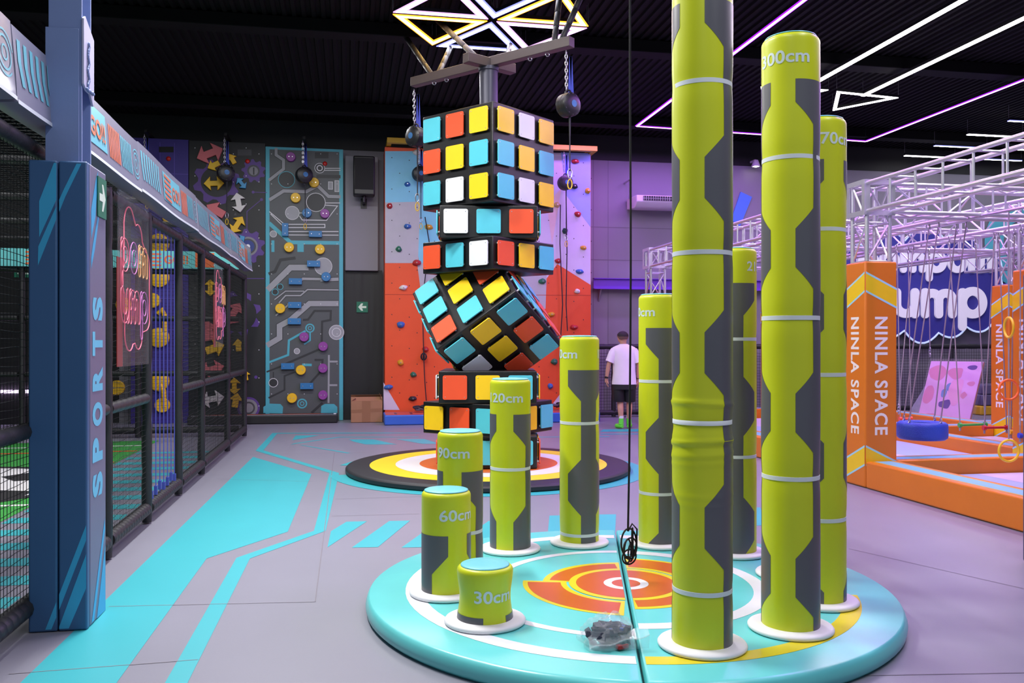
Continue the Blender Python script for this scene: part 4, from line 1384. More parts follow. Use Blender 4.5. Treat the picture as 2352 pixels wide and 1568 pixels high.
for a, b, r, mi in ((780, 288, 37, 5), (927, 402, 43, 5), (809, 455, 31, 2), (964, 722, 40, 2), (946, 231, 22, 5), (714, 560, 14, 2), (832, 1146, 12, 2), (714, 1304, 19, 5), (1030, 1052, 34, 2), (748, 824, 12, 5), (723, 850, 13, 5), (897, 1031, 22, 1), (858, 1408, 24, 1)):
    if mi == 5:
        disc(m, c4(a, b), (r + 3) * SC4, off=0.0028, mi=4 if a not in (780, 748, 723) else 1); disc(m, c4(a, b), r * SC4, off=0.0034, mi=3)
    elif mi == 1:
        disc(m, c4(a, b), r * SC4, off=0.0028, mi=1); disc(m, c4(a, b), r * 0.72 * SC4, off=0.0034, mi=0); disc(m, c4(a, b), r * .45 * SC4, off=.004, mi=1); disc(m, c4(a, b), r * .28 * SC4, off=.0045, mi=0)
    else:
        disc(m, c4(a, b), (r + 2.5) * SC4, off=0.0028, mi=4); disc(m, c4(a, b), r * SC4, off=0.0034, mi=2)
disc(m, c4(946, 231), 15 * SC4, off=.004, mi=4); disc(m, c4(946, 231), 10 * SC4, off=.0046, mi=3)
disc(m, c4(1030, 1052), 22 * SC4, off=.004, mi=4); disc(m, c4(1030, 1052), 19 * SC4, off=.0046, mi=2)
for a, b, h in ((1000, 318, 40), (1032, 321, 58)):
    ln([(a, b - h / 2), (a, b + h / 2)], 22, 4, .0028); ln([(a, b - h / 2 + 3), (a, b + h / 2 - 3)], 16, 2, .0034)
ln([(858, 1214), (906, 1215)], 12, 1)
m.flat([c4(664, 1455), c4(664, 1425), c4(690, 1408), c4(750, 1410), c4(763, 1425), c4(760, 1458)], PFR, .003, 1)
m.flat([c4(952, 1455), c4(954, 1420), c4(972, 1410), c4(1018, 1410), c4(1034, 1425), c4(1034, 1458)], PFR, .003, 1)
m.flat([c4(922, 152), c4(990, 152), c4(990, 182), c4(922, 182)], PFR, .003, 3)
for i in range(5):
    for j in range(9):
        disc(m, c4(705 + i * 82, 160 + j * 150), 2.4 * SC4, off=0.0048, mi=4, n=6)
m.build('panel', [mat('circuit_grey', (78, 82, 84), 0.5), mat('circuit_cyan', (74, 168, 184), 0.5), mat('circuit_pale', (150, 152, 156), 0.5), mat('circuit_dark', (44, 46, 48), 0.5), mat('circuit_line', (205, 206, 208), 0.5)], circ, smooth=0)
for a, b in ((918, 305), (826, 381), (793, 628), (947, 638), (749, 933), (852, 1240), (808, 1380)):
    peg_disc(circ, c4(a, b), 23.5 * SC4, HY, 'round_hold', 'yellow round hold')
for a, b in ((802, 177), (972, 460), (868, 1075), (963, 1122), (962, 1231), (962, 1365)):
    peg_disc(circ, c4(a, b), 22.5 * SC4, HP, 'round_hold', 'purple round hold')
for a, b in ((882, 457), (978, 775)):
    peg_disc(circ, c4(a, b), 22.5 * SC4, HB, 'round_hold', 'blue round hold')
for a, b in ((925, 562), (916, 710), (825, 798), (822, 916), (820, 997), (787, 1221), (882, 1320)):
    peg_block(circ, c4(a, b), 61 * SC4, 29 * SC4, HB)
peg_block(circ, c4(774, 540), 29 * SC4, 61 * SC4, HB)
REDL = mat('red_button', (190, 30, 24), 0.35)
def button(parent, c):
    m = MB(); m.sphere((c[0], YP - 0.01, c[1]), (0.045, 0.03, 0.045)); lab(m.build('button', REDL, parent, smooth=60), 'red finish button')
button(circ, c4(972, 209))
# --- gears panel
g0, g1 = onY(434, 330, YP).x, CX0 - 0.01
gw = thing('climbing_wall', ((g0 + g1) / 2, YP, 0.004), 'black climbing wall printed with purple gears and arrow-shaped holds', 'climbing wall')
m = MB()
m.span((g0, YP + 0.002, 0.004), (g1, 17.98, CZ1 + 0.06), 0)
gear(m, c4(430, 300), 108 * SC4, 1, 8, .002, 0.66)
gear(m, c4(615, 245), 56 * SC4, 1, 9, .002, 0.3); disc(m, c4(615, 245), 29 * SC4, off=.003, mi=3); disc(m, c4(615, 245), 21 * SC4, off=.0036, mi=4)
m.stroke([c4(616, 228), c4(616, 264)], 6 * SC4, PFR, .0042, 0)
gear(m, c4(583, 622), 84 * SC4, 1, 9, .002, 0.55)
for r, mi in ((46, 4), (37, 3), (30, 5), (10, 2)):
    disc(m, c4(587, 622), r * SC4, off=.003 + (50 - r) * 2e-5, mi=mi)
gear(m, c4(536, 960), 110 * SC4, 1, 8, .002, 0.78)
disc(m, c4(590, 1430), 52 * SC4, off=.002, mi=1, n=32); disc(m, c4(590, 1430), 42 * SC4, off=.0026, mi=4, n=32); disc(m, c4(590, 1430), 30 * SC4, off=.003, mi=3, n=32); disc(m, c4(590, 1430), 22 * SC4, off=.0034, mi=4)
for pts in ([(655, 388), (582, 448), (582, 540)], [(613, 351), (682, 353)], [(560, 783), (668, 783)]):
    m.stroke([c4(*p) for p in pts], 3.5 * SC4, PFR, .002, 1)
for a, b, r in ((655, 388, 7), (613, 351, 7), (627, 1276, 8), (560, 1085, 5)):
    disc(m, c4(a, b), r * SC4, off=.0026, mi=1, n=12)
for a, b in ((522, 412), (524, 462), (522, 487)):
    m.flat([c4(a - 8, b + 6), c4(a + 8, b + 6), c4(a, b - 9)], PFR, .0026, 3)
m.flat([c4(535, 138), c4(605, 138), c4(605, 168), c4(535, 168)], PFR, .0026, 3)
for i in range(6):
    for j in range(10):
        disc(m, c4(322 + i * 64, 130 + j * 140 + (i % 2) * 30), 2.3 * SC4, off=.003, mi=2, n=6)
m.build('panel', [mat('gear_black', (30, 31, 33), 0.5), mat('gear_purple', (84, 54, 130), 0.5), WHITE, mat('gear_dark', (66, 66, 70), 0.5), mat('gear_grey', (128, 126, 132), 0.5), mat('gear_blue', (44, 60, 130), 0.5)], gw, smooth=0)
HPK = mat('hold_pink', (206, 106, 112), 0.5); HW = mat('hold_white', (214, 212, 208), 0.5); HBL = mat('hold_sky', (70, 150, 196), 0.5)
def arrow_hold(c, L, ang, col_, label, double=True, w=1.0):
    h = L / 2
    hw, sw, hl = L * 0.24 * w, L * 0.085 * w, L * 0.34
    if double:
        poly = [(-h, 0), (-h + hl, -hw), (-h + hl * .95, -sw), (h - hl * .95, -sw), (h - hl, -hw), (h, 0), (h - hl, hw), (h - hl * .95, sw), (-h + hl * .95, sw), (-h + hl, hw)]
    else:
        poly = [(-h, -sw * 1.6), (0, -sw * 1.6), (0, -hw * 1.3), (h, 0), (0, hw * 1.3), (0, sw * 1.6), (-h, sw * 1.6)]
    a = radians(ang)
    pts = [(c[0] + x * cos(a) - y * sin(a), c[1] + x * sin(a) + y * cos(a)) for x, y in poly]
    m = MB()
    m.prism(pts, PFR, 0.062, 0, off=0.064)
    lab(m.build('arrow_hold', col_, gw, bev=0.008), label)
for a, b, L, ang, cl, lb, db in ((398, 160, 128, 24, HPK, 'pink arrow hold', True), (418, 309, 92, 4, HY, 'yellow arrow hold', True), (416, 220, 60, -152, HY, 'yellow arrow hold', False), (508, 186, 52, 120, HY, 'yellow arrow hold', False),
                                  (556, 308, 62, -52, HBL, 'blue arrow hold', True), (541, 405, 94, -80, HW, 'white arrow hold', True), (535, 515, 92, 58, HY, 'yellow arrow hold', True), (425, 442, 92, 150, HPK, 'pink arrow hold', False),
                                  (545, 590, 60, 30, HBL, 'blue arrow hold', True), (400, 830, 80, 90, HY, 'yellow arrow hold', True), (515, 960, 120, 60, HPK, 'pink arrow hold', True), (388, 1040, 100, 100, HPK, 'pink arrow hold', False),
                                  (425, 1130, 90, 20, HY, 'yellow arrow hold', False), (540, 1115, 60, 95, HY, 'yellow arrow hold', False), (410, 1235, 110, 15, HPK, 'pink arrow hold', True), (575, 1266, 50, 100, HY, 'yellow arrow hold', False),
                                  (520, 1320, 80, 90, HY, 'yellow arrow hold', True), (410, 1385, 110, 10, HW, 'white arrow hold', True), (528, 1390, 70, 80, HY, 'yellow arrow hold', False)):
    arrow_hold(c4(a, b), L * SC4, ang, cl, lb, db, 1.5)
button(gw, c4(585, 197))
# --- purple panel with yellow holds
q0, q1 = onY(300, 330, YP).x, g0 - 0.012
pw = thing('climbing_wall', ((q0 + q1) / 2, YP, 0.004), 'purple climbing wall with yellow holds, seen behind the fence straps', 'climbing wall')
m = MB()
m.span((q0, YP + 0.001, 0.004), (q1, 17.98, CZ1 + 0.07), 0)
for i in range(1, 4):
    x = q0 + (q1 - q0) * i / 4
    m.flat([(x, 0.01), (x + 0.015, 0.01), (x + 0.015, CZ1), (x, CZ1)], WALLF(YP), .001, 1)
for j in range(1, 9):
    m.flat([(q0, j * 0.6), (q1, j * 0.6), (q1, j * .6 + .015), (q0, j * .6 + .015)], WALLF(YP), .001, 1)
m.flat([c4(142, 124), c4(215, 124), c4(215, 152), c4(142, 152)], PFR, .003, 2)
m.build('panel', [mat('panel_purple', (58, 44, 128), 0.5), mat('panel_violet', (84, 66, 160), 0.5), BLKW], pw, smooth=0)
for px, py in ((366, 637), (366, 775), (366, 875), (374, 930), (352, 690), (270, 890), (392, 500), (285, 700), (366, 560)):
    a = onY(px, py, YP)
    peg_disc(pw, (a.x, a.z), 0.19 if px == 366 else 0.14, HY, 'round_hold', 'yellow round hold')
for px, py in ((374, 735), (372, 908)):
    a = onY(px, py, YP)
    m = MB(); m.tube([(a.x + 0.05, YP - 0.05, a.z - 0.22), (a.x + 0.04, YP - 0.06, a.z + 0.1), (a.x, YP - 0.06, a.z + 0.2), (a.x - 0.08, YP - 0.05, a.z + 0.12)], 0.05, 8)
    lab(m.build('hook_hold', HY, pw, smooth=50), 'yellow hook hold')
button(pw, c4(190, 184))
# belay devices in front of these panels
for (a, b, e, lb) in ((476, 255, 490, 'belay device hanging in front of the purple gears'), (868, 266, 505, 'belay device hanging at the top of the circuit-board wall'), (76, 240, 420, 'belay device hanging before the purple wall, behind the banner')):
    q = xz(onY(300 + a / 2.178, 280 + b / 2.178, YP - 0.35))
    zt = xz(onY(500, 280 + 95 / 2.178, YP - .35))[1]
    ze = xz(onY(500, 280 + e / 2.178, YP - .35))[1]
    belay((q[0], YP - 0.35, zt + 0.10), q[1], ze, 0.35, lb, r=0.16)
    m = MB(); m.beam((q[0], YP - 0.38, zt + 0.13), (q[0], 17.98, zt + 0.13), 0.05, 0.05)
    tag(m.build('wall_bracket', BLKW, loc=(q[0], 17.98, zt + 0.13)), lb.replace('belay device hanging', 'dark steel bracket carrying the belay device'), 'bracket', 'brackets carrying the belay devices')
# thin climbing ropes on circuit panel are the devices' own lines
# crash mats
def crash_mat(p0, p1, yb, h, mats, label, deck=None, edge=None):
    x0, x1 = P(p0[0], p0[1], 0).x, P(p1[0], p1[1], 0).x
    y0 = P(p0[0], p0[1], 0).y
    m = MB()
    m.span((x0, y0, 0.004), (x1, yb, h), 0)
    o = tag(m.build('crash_mat', mats, loc=((x0 + x1) / 2, y0, 0.004), bev=0.02), label, 'mat')
    return x0, x1, y0, o
OFL = mat('flame_orange', (196, 78, 36), 0.5)
x0, x1, y0, o = crash_mat((430, 977), (774, 977), YP - 0.09, 0.165, [mat('black_mat', (28, 28, 30), 0.5)], 'black crash mat with orange flame pattern below the circuit-board and gear walls')
m = MB()
random.seed(5)
y1 = YP - 0.09
m.stroke([(x0 + 0.05, y0 + 0.10), (x1 - 0.05, y0 + 0.10), (x1 - 0.05, y1 - 0.08)], 0.05, TOPF(0.165), 0.0008, 1)
for i in range(26):
    xx = x0 + 0.15 + (x1 - x0 - 0.5) * i / 26
    w = random.uniform(0.05, .14)
    m.flat([(xx, y0 + 0.22), (xx + w, y0 + 0.22), (xx + 0.22 + w, y1 - 0.12), (xx + 0.20, y1 - 0.12)], TOPF(0.165), 0.0008, 0)
m.build('print', [OFL, WHITE], o, world=True)
x0, x1, y0, o = crash_mat((883, 977), (1393, 973), 17.30, 0.19, [mat('blue_mat', (52, 100, 196), 0.45)], 'blue crash mat with red printed top below the orange climbing wall')
m = MB()
m.flat([(x0 + 0.03, y0 + 0.04), (x1 - 0.03, y0 + 0.04), (x1 - 0.03, 17.26), (x0 + 0.03, 17.26)], TOPF(0.19), 0.0008, 0)
for i in range(14):
    xx = x0 + 0.2 + i * 0.3
    m.flat([(xx, y0 + 0.2), (xx + .05, y0 + .2), (xx + .05, 17.1), (xx, 17.1)], TOPF(0.19), 0.0014, 1)
m.build('print', [mat('mat_red_print', (190, 84, 72), 0.5), mat('mat_dark_print', (90, 50, 70), 0.5)], o)

# --- orange climbing wall
YO = 17.34
def o6(a, b): return xz(onY(880 + a / 2.306, 440 + b / 2.306, YO))
def op(px, py): return xz(onY(px, py, YO))
ox0, ox1, oz1 = op(884, 345)[0], op(1357, 345)[0], op(1120, 347)[1]
ow = thing('climbing_wall', ((ox0 + ox1) / 2, YO, 0.004), 'orange, grey and pale blue climbing wall with small coloured holds behind the cube tower', 'climbing wall')
m = MB()
m.span((ox0, YO, 0.004), (ox1, 17.98, oz1), 0)
OFR = WALLF(YO)
def of(pts, mi, off): m.flat([op(*p) for p in pts], OFR, off, mi)
zb = 347
of([(884.5, zb), (1000, zb), (1060, 640), (1010, 700), (968, 680), (958, 555), (884.5, 555)], 1, .0015)
of([(884.5, 465), (965, 463), (960, 604), (884.5, 604)], 2, .0025)
of([(958, 604), (1010, 604), (1010, 700), (968, 680)], 2, .003)
of([(1060, zb), (1356.5, zb + 5), (1356.5, 654), (1280, 606), (1255, 640), (1252, 700), (1180, 720), (1060, 640)], 3, .0015)
of([(1288, zb + 3), (1356.5, zb + 5), (1356.5, 522), (1300, 448)], 4, .0025)
of([(1256, 470), (1290, 430), (1268, 560)], 5, .0028)
of([(1192, 637), (1256, 620), (1253, 709), (1200, 712)], 2, .003)
of([(881, 878), (918, 941), (881, 941)], 3, .002)
of([(1270, 926), (1294, 895), (1294, 941)], 3, .002)
random.seed(11)
for i in range(12):
    for j in range(16):
        p = op(900 + i * 40 + (j % 2) * 18, 362 + j * 36 + 6 * (i % 3))
        disc(m, p, 0.011, OFR, .0036, 6, 6)
m.stroke([op(884.5, 676), op(1356, 678)], 0.010, OFR, .0036, 7)
m.build('panel', [mat('wall_orange', (226, 82, 32), 0.5), mat('wall_sky', (124, 200, 226), 0.5), mat('wall_grey', (178, 176, 184), 0.5), mat('wall_pale', (204, 196, 216), 0.5), mat('wall_lavender', (150, 170, 240), 0.5), mat('wall_peach', (220, 190, 190), 0.5), mat('tnut', (40, 40, 44), 0.5), mat('wall_orange_dark', (176, 58, 24), 0.5)], ow, smooth=0)
HC = {'red': (176, 40, 40), 'blue': (52, 104, 180), 'green': (40, 110, 84), 'yellow': (214, 160, 40), 'white': (226, 222, 218), 'black': (36, 38, 44), 'dark green': (30, 70, 70), 'tan': (205, 170, 120)}
HM = {k: mat('hold_%s' % k.replace(' ', '_') + '_resin', v, 0.6, bump=0.2, bscale=60) for k, v in HC.items()}
HOLDS = [(35, 77, 'red'), (128, 185, 'blue'), (82, 305, 'green'), (242, 188, 'yellow'), (177, 377, 'red'), (107, 508, 'white'), (93, 704, 'blue'), (225, 835, 'red'), (92, 905, 'yellow'), (160, 968, 'green'), (28, 1035, 'blue'), (157, 1095, 'black'),
         (1030, 120, 'red'), (963, 208, 'dark green'), (1060, 297, 'yellow'), (1040, 423, 'blue'), (843, 475, 'green'), (1028, 527, 'white'), (890, 650, 'yellow'), (1010, 718, 'red'), (925, 367, 'red'), (885, 1030, 'blue'), (920, 70, 'tan'),
         (128, -39, 'blue'), (178, -206, 'white'), (1016, -160, 'red'), (1012, -28, 'black'), (1083, -4, 'yellow'), (215, 560, 'yellow'), (905, 900, 'green')]
for i, (a, b, cl) in enumerate(HOLDS):
    c = o6(a, b)
    random.seed(100 + i)
    rx, rz = random.uniform(.055, .085), random.uniform(.045, .065)
    m = MB()
    n, k = 16, 8
    vs, fs = [], []
    for q in range(k + 1):
        al = pi / 2 * q / k
        for j in range(n):
            be = 2 * pi * j / n
            w = 1 + 0.28 * noise.noise(Vector((cos(be) * 1.2 + i, sin(be) * 1.2, q * .2)))
            vs.append((c[0] + rx * w * cos(al) * cos(be), YO - 0.004 - 0.075 * sin(al) * (1 - 0.35 * math.exp(-((sin(be) - 0.4) / .3) ** 2) * cos(al)), c[1] + rz * w * cos(al) * sin(be)))
    for q in range(k):
        for j in range(n):
            fs.append((q * n + j, q * n + (j + 1) % n, (q + 1) * n + (j + 1) % n, (q + 1) * n + j))
    m.add(vs, fs)
    m.tube([(c[0], YO - 0.07, c[1]), (c[0], YO - 0.083, c[1])], 0.011, 8, 1)
    lab(m.build('climbing_hold', [HM[cl], STEEL], ow, smooth=50), cl + ' hold')
m = MB()
m.span((ox0 + 0.03, YO - 0.32, oz1 + 0.02), (ox1 + 0.05, YO - 0.20, oz1 + 0.12))
m.span((ox0 + 0.03, YO - 0.2, oz1 + 0.02), (ox0 + 0.12, 17.98, oz1 + 0.12)); m.span((ox1 - 0.05, YO - 0.2, oz1 + 0.02), (ox1 + 0.05, 17.98, oz1 + 0.12))
tag(m.build('steel_beam', mat('beam_orange', (200, 158, 30), 0.5), loc=(ox0, YO - 0.2, oz1 + 0.02), bev=0.006), 'orange steel beam above the orange climbing wall', 'beam')
# belay devices of this wall
for px, py, ze, lb in ((1291, 425, 560, 'belay device in front of the orange wall, right of the cube tower'), (962, 405, 520, 'belay device in front of the orange wall, left of the cube tower')):
    q = op(px, py)
    hz = oz1 + 0.015
    belay((q[0], YO - 0.26, hz), q[1], op(px, ze)[1], 0.2, lb, r=0.15)
ROPEB = mat('dark_rope', (36, 34, 40), 0.8)
for k, (pts, lb) in enumerate((([(1284, 472), (1283, 560), (1289, 700), (1282, 820), (1286, 905)], 'dark climbing rope trailing down the right of the orange wall'), ([(1297, 455), (1299, 580), (1297, 700), (1300, 760)], 'thin dark rope hanging right beside the trailing one'),
                               ([(975, 500), (985, 560), (969, 690), (972, 815)], 'dark rope with a knot hanging at the left of the orange wall'))):
    m = MB()
    P3 = [Vector((op(*p)[0], YO - 0.12, op(*p)[1])) for p in pts]
    m.tube(P3, 0.011, 6)
    if k == 2:
        c = P3[-1]
        for j in range(4):
            a = j * 1.3
            m.tube([c + Vector((0.06 * cos(q * pi / 5) * cos(a), 0.02 * sin(q), 0.07 * sin(q * pi / 5) - 0.03)) for q in range(10)], 0.01, 5, closed=True)
        m.tube([c, c + Vector((0.02, 0, -0.5)), c + Vector((0.05, 0, -0.9))], 0.010, 5)
    tag(m.build('climbing_rope', ROPEB, loc=(P3[0].x, YO - 0.12, P3[0].z), smooth=50), lb, 'rope')
random.seed(21)
for px, lb in ((966, 'dark harness bundle on the blue mat left of the cube tower'), (1282, 'dark harness bundle on the blue mat right of the cube tower')):
    a = onY(px, 941, 17.10)
    m = MB()
    for i in range(9):
        c = Vector((a.x + random.uniform(-.09, .09), 17.08 + random.uniform(-.06, .06), 0.267 + random.uniform(-.015, .05)))
        R = Matrix.Rotation(random.uniform(0, 6), 3, 'Z') @ Matrix.Rotation(random.uniform(-.7, .7), 3, 'X')
        m.tube([c + R @ Vector((.06 * cos(q * pi / 6), .04 * sin(q * pi / 6), 0)) for q in range(12)], 0.017, 6, i % 2, closed=True)
    tag(m.build('harness', [mat('harness_dark', (44, 40, 50), 0.7), mat('harness_grey', (90, 84, 98), 0.7)], loc=(a.x, 17.08, 0.192), smooth=50), lb, 'harness')

# --- black wall mat, exit sign, speaker, carton
a, b = onY(791, 620, 17.86), onY(878, 960, 17.86)
zt = onY(830, 620, 17.86).z
m = MB()
N = 24
vs, fs = [], []
for i in range(N + 1):
    for j in range(9):
        vs.append((a.x + (b.x - a.x) * i / N, 17.86 - 0.012 * abs(noise.noise(Vector((i * .25, j * .8, 2)))), 0.01 + (zt - 0.01) * j / 8))
for i in range(N):
    for j in range(8):
        q = i * 9 + j
        fs.append((q, q + 9, q + 10, q + 1))
m.add(vs, fs)
m.span((a.x, 17.863, 0.01), (b.x, 17.985, zt))
tag(m.build('wall_mat', mat('black_wall_mat', (26, 26, 28), 0.5, bump=.1, bscale=12), loc=((a.x + b.x) / 2, 17.9, 0.01), smooth=60), 'tall black padded mat on the wall between the two climbing walls', 'mat')
c = onY(832, 705, 17.845)
exit_sign('exit_sign', ((c.x, 17.84, c.z), (1, 0, 0), (0, 0, 1), (0, -1, 0)), 0.225, 0.215, True, 'green exit arrow sign on the black wall mat')
c = onY(836, 411, 17.5)
sp = thing('wall_speaker', (c.x, 17.75, c.z - 0.6), 'black loudspeaker on the grey wall above the black mat', 'speaker')
m = MB()
m.prism([(c.x - 0.21, c.z - 0.35), (c.x + 0.21, c.z - 0.35), (c.x + 0.21, c.z + 0.42), (c.x - 0.21, c.z + 0.42)], WALLF(17.30), 0.30)
m.build('cabinet', BLACK, sp, bev=0.03)
m = MB(); m.prism([(c.x - 0.18, c.z - 0.24), (c.x + 0.18, c.z - 0.24), (c.x + 0.18, c.z + 0.38), (c.x - 0.18, c.z + 0.38)], WALLF(17.292), 0.006); m.build('grille', mat('speaker_grille', (14, 14, 15), 0.7, bump=.4, bscale=300), sp, bev=0.004)
m = MB()
m.tube([(c.x, 17.45, c.z - 0.35), (c.x, 17.45, c.z - 0.47)], 0.035, 10)
m.beam((c.x, 17.45, c.z - 0.45), (c.x, 17.75, c.z - 0.45), 0.05, 0.05)
m.span((c.x - 0.06, 17.735, c.z - 0.55), (c.x + 0.06, 17.748, c.z - 0.35))
m.build('bracket', BLACK, sp)
CARD = mat('cardboard', (160, 116, 84), 0.75, var=.1, scale=8)
p0, p1 = P(806, 971), P(878, 969)
bx = thing('cardboard_box', ((p0.x + p1.x) / 2, p0.y + 0.25, 0.003), 'open worn cardboard box standing by the blue crash mat', 'box')
w, d, h = p1.x - p0.x, 0.5, 0.42
x0, y0 = p0.x, p0.y
m = MB()
t_ = 0.008
m.span((x0, y0, 0.003), (x0 + w, y0 + t_, h)); m.span((x0, y0 + d - t_, 0.003), (x0 + w, y0 + d, h)); m.span((x0, y0 + t_, 0.003), (x0 + t_, y0 + d - t_, h)); m.span((x0 + w - t_, y0 + t_, 0.003), (x0 + w, y0 + d - t_, h)); m.span((x0, y0, 0.003), (x0 + w, y0 + d, 0.012))
m.build('body', CARD, bx, bev=0.002)
for q in (((x0, y0, h), (w, 0, 0), (0, 0.16, 0.07)), ((x0, y0 + d, h), (w, 0, 0.0), (0, -0.10, 0.10)), ((x0, y0, h), (0, d, 0), (0.09, 0, 0.06)), ((x0 + w, y0, h), (0, d, 0), (-0.05, 0, 0.13))):
    o, u, v = [Vector(k) for k in q]
    m = MB(); nn = u.cross(v).normalized() * 0.003
    m.add([o, o + u, o + u + v, o + v, o + nn, o + u + nn, o + u + v + nn, o + v + nn], [(0, 1, 2, 3), (7, 6, 5, 4), (0, 4, 5, 1), (1, 5, 6, 2), (2, 6, 7, 3), (3, 7, 4, 0)])
    m.build('flap', CARD, bx)
m = MB(); m.flat([(x0 + w * .35, 0.01), (x0 + w * .62, 0.01), (x0 + w * .62, h), (x0 + w * .35, h)], WALLF(y0), 0.001)
m.flat([(x0, h * .45), (x0 + w, h * .5), (x0 + w, h * .66), (x0, h * .6)], WALLF(y0), 0.0016)
m.build('packing_tape', mat('brown_tape', (148, 104, 74), 0.25), bx)
# ================================================================== right: back wall fittings
VIO = mat('violet_beam_paint', (112, 60, 190), 0.5)
a = onY(1361, 652, 17.9)
ib = thing('steel_beam', (9.5, 17.85, 2.66), 'violet steel I-beam running along the grey back wall on brackets', 'beam')
m = MB()
zt, zb = onY(1362, 639, 17.9).z, onY(1362, 664, 17.9).z
m.span((a.x, 17.76, zt - 0.015), (15.5, 17.90, zt)); m.span((a.x, 17.76, zb), (15.5, 17.90, zb + 0.015)); m.span((a.x, 17.825, zb + 0.015), (15.5, 17.84, zt - 0.015))
m.build('profile', VIO, ib)
for x in (a.x + 0.18, 6.5, 8.6, 10.8, 13.0):
    m = MB(); m.prism([(17.82, zb), (17.995, zb), (17.995, zb - 0.26)], ((x, 0, 0), (0, 1, 0), (0, 0, 1), (1, 0, 0)), 0.03); m.build('bracket', WGREY, ib)
# air conditioner
c0, c1 = onY(1453, 450, 17.55), onY(1600, 482, 17.55)
ac = thing('air_conditioner', ((c0.x + c1.x) / 2, 17.6, c1.z), 'white ceiling-type air conditioner on the violet-lit wall', 'air conditioner')
ACW = mat('ac_white', (208, 204, 212), 0.4)
zt, zb = c0.z, c1.z - 0.02
x0, x1 = c0.x, c1.x
m = MB()
prof = [(17.28, zt - 0.02), (17.28, zt - 0.15), (17.36, zb + 0.03), (17.46, zb), (17.95, zb + 0.04), (17.95, zt)]
m.prism(prof, ((x1, 0, 0), (0, 1, 0), (0, 0, 1), (1, 0, 0)), x1 - x0)
m.build('body', ACW, ac, bev=0.015)
m = MB()
n = Vector((0, -0.12, -0.08)).normalized()
for q in range(2):
    zz = zt - 0.055 - q * 0.055
    m.span((x0 + 0.14, 17.268, zz - 0.02), (x1 - 0.14, 17.279, zz + 0.02))
m.build('outlet', mat('ac_dark', (28, 26, 32), 0.5), ac)
m = MB()
for q in range(22):
    xx = x0 + 0.15 + q * (x1 - x0 - 0.3) / 22
    m.span((xx, 17.262, zt - 0.13), (xx + 0.005, 17.268, zt - 0.035))
m.build('louvre', ACW, ac)
m = MB(); m.span((x0 - 0.05, 17.6, zt + 0.02), (x0 - 0.02, 17.64, zt + 0.36)); m.span((x0 - 0.05, 17.6, zt - 0.05), (x0 - 0.005, 17.66, zt + 0.02)); m.span((x0 - 0.05, 17.6, zt + 0.33), (x0 - 0.02, 17.995, zt + 0.36)); m.build('hanger', STEEL, ac)
# wall spotlight
c = onY(1736, 374, 17.75)
sl = thing('wall_spotlight', c, 'small white spotlight glowing high on the back wall', 'lamp')
m = MB(); m.lathe([(0.05, -0.02), (0.10, -0.16), (0.075, -0.16), (0.04, -0.03)], 20, c + Vector((0, 0, 0.08)), cap0=True, cap1=False); m.build('shade', ACW, sl, smooth=50)
m = MB(); m.sphere(c + Vector((0, 0, -0.055)), 0.045); m.build('bulb', glow('warm_bulb', (1, .93, .8), 14), sl, smooth=60)
m = MB(); m.span((c.x - 0.02, c.y + 0.02, c.z + 0.04), (c.x + 0.02, 17.995, c.z + 0.08)); m.build('arm', ACW, sl)
# blue wall figure
m = MB()
pts = [xz(onY(*p, 17.96)) for p in ((1702, 440), (1728, 452), (1700, 520), (1680, 505))]
m.prism(pts, WALLF(17.97), 0.028)
tag(m.build('wall_panel', mat('blue_panel', (74, 130, 214), 0.5), loc=(pts[0][0], 17.97, pts[0][1])), 'small blue panel on the violet wall between the two tallest pillars', 'panel')
# turquoise wall figure
m = MB()
c = onY(2352, 560, 17.95)
m.ring(WALLF(17.95), (c.x, c.z), 0.55, 1.05, radians(70), radians(290), 0, 0, 40)
tag(m.build('wall_panel', mat('turquoise_panel', (92, 190, 204), 0.5), loc=(c.x, 17.95, c.z)), 'turquoise curved figure on the wall at the right frame edge', 'panel')
# low net fence along the wall
yn = 17.45
nx0, nx1 = onY(1361, 800, yn).x, 15.2
nf = thing('net_fence', ((nx0 + nx1) / 2, yn, 0.003), 'low black net fence with padded rails along the violet back wall', 'fence')
zt = 1.47
for x in [nx0, 5.4, 7.9, 10.2, 11.62, 13.3, nx1]:
    m = MB(); padded(m, (x, yn, 0.004), (x, yn, zt), 0.05, 0.4); m.build('post', PADB, nf, smooth=45)
for z, r in ((zt, 0.055), (0.10, 0.055)):
    m = MB(); padded(m, (nx0, yn, z), (nx1, yn, z), r, 0.3); m.build('rail', PADB, nf, smooth=45)
m = MB(); netting(m, (nx0, yn, 0), (nx1, yn, 0), 0.15, zt - 0.05, 0.062, 0.0035)
tag(m.build('net_panel', NET, nf, smooth=0), kind='stuff')

# ------------------------------------------------------------------ cloud sign
s0, s1 = onY(2064, 560, 17.8), onY(2300, 790, 17.8)
PX = (s1.x - s0.x) / 236.0
def sg(px, py): return xz(onY(px, py, 17.7))
sign = thing('cloud_sign', (sg(2130, 700)[0], 17.8, sg(2130, 790)[1]), 'big dark blue cloud sign with thick white letters on the back wall', 'sign')
cloud = []
cusps = [((2300, 640), .12), ((2285, 735), .26), ((2221, 750), .24), ((2157, 764), .30), ((2078, 759), .30), ((2000, 740), .3), ((1935, 690), .3), ((1925, 610), .3), ((1990, 565), .3), ((2080, 552), .28), ((2170, 548), .28), ((2250, 570), .3)]
for q, (p, bl) in enumerate(cusps):
    a, b = Vector(sg(*p)), Vector(sg(*cusps[(q + 1) % len(cusps)][0]))
    d = b - a
    nn = Vector((d.y, -d.x)) * -1
    for i in range(10):
        f = i / 10
        pp = a + d * f + nn * (bl * 4 * f * (1 - f))
        cloud.append((pp.x, pp.y))
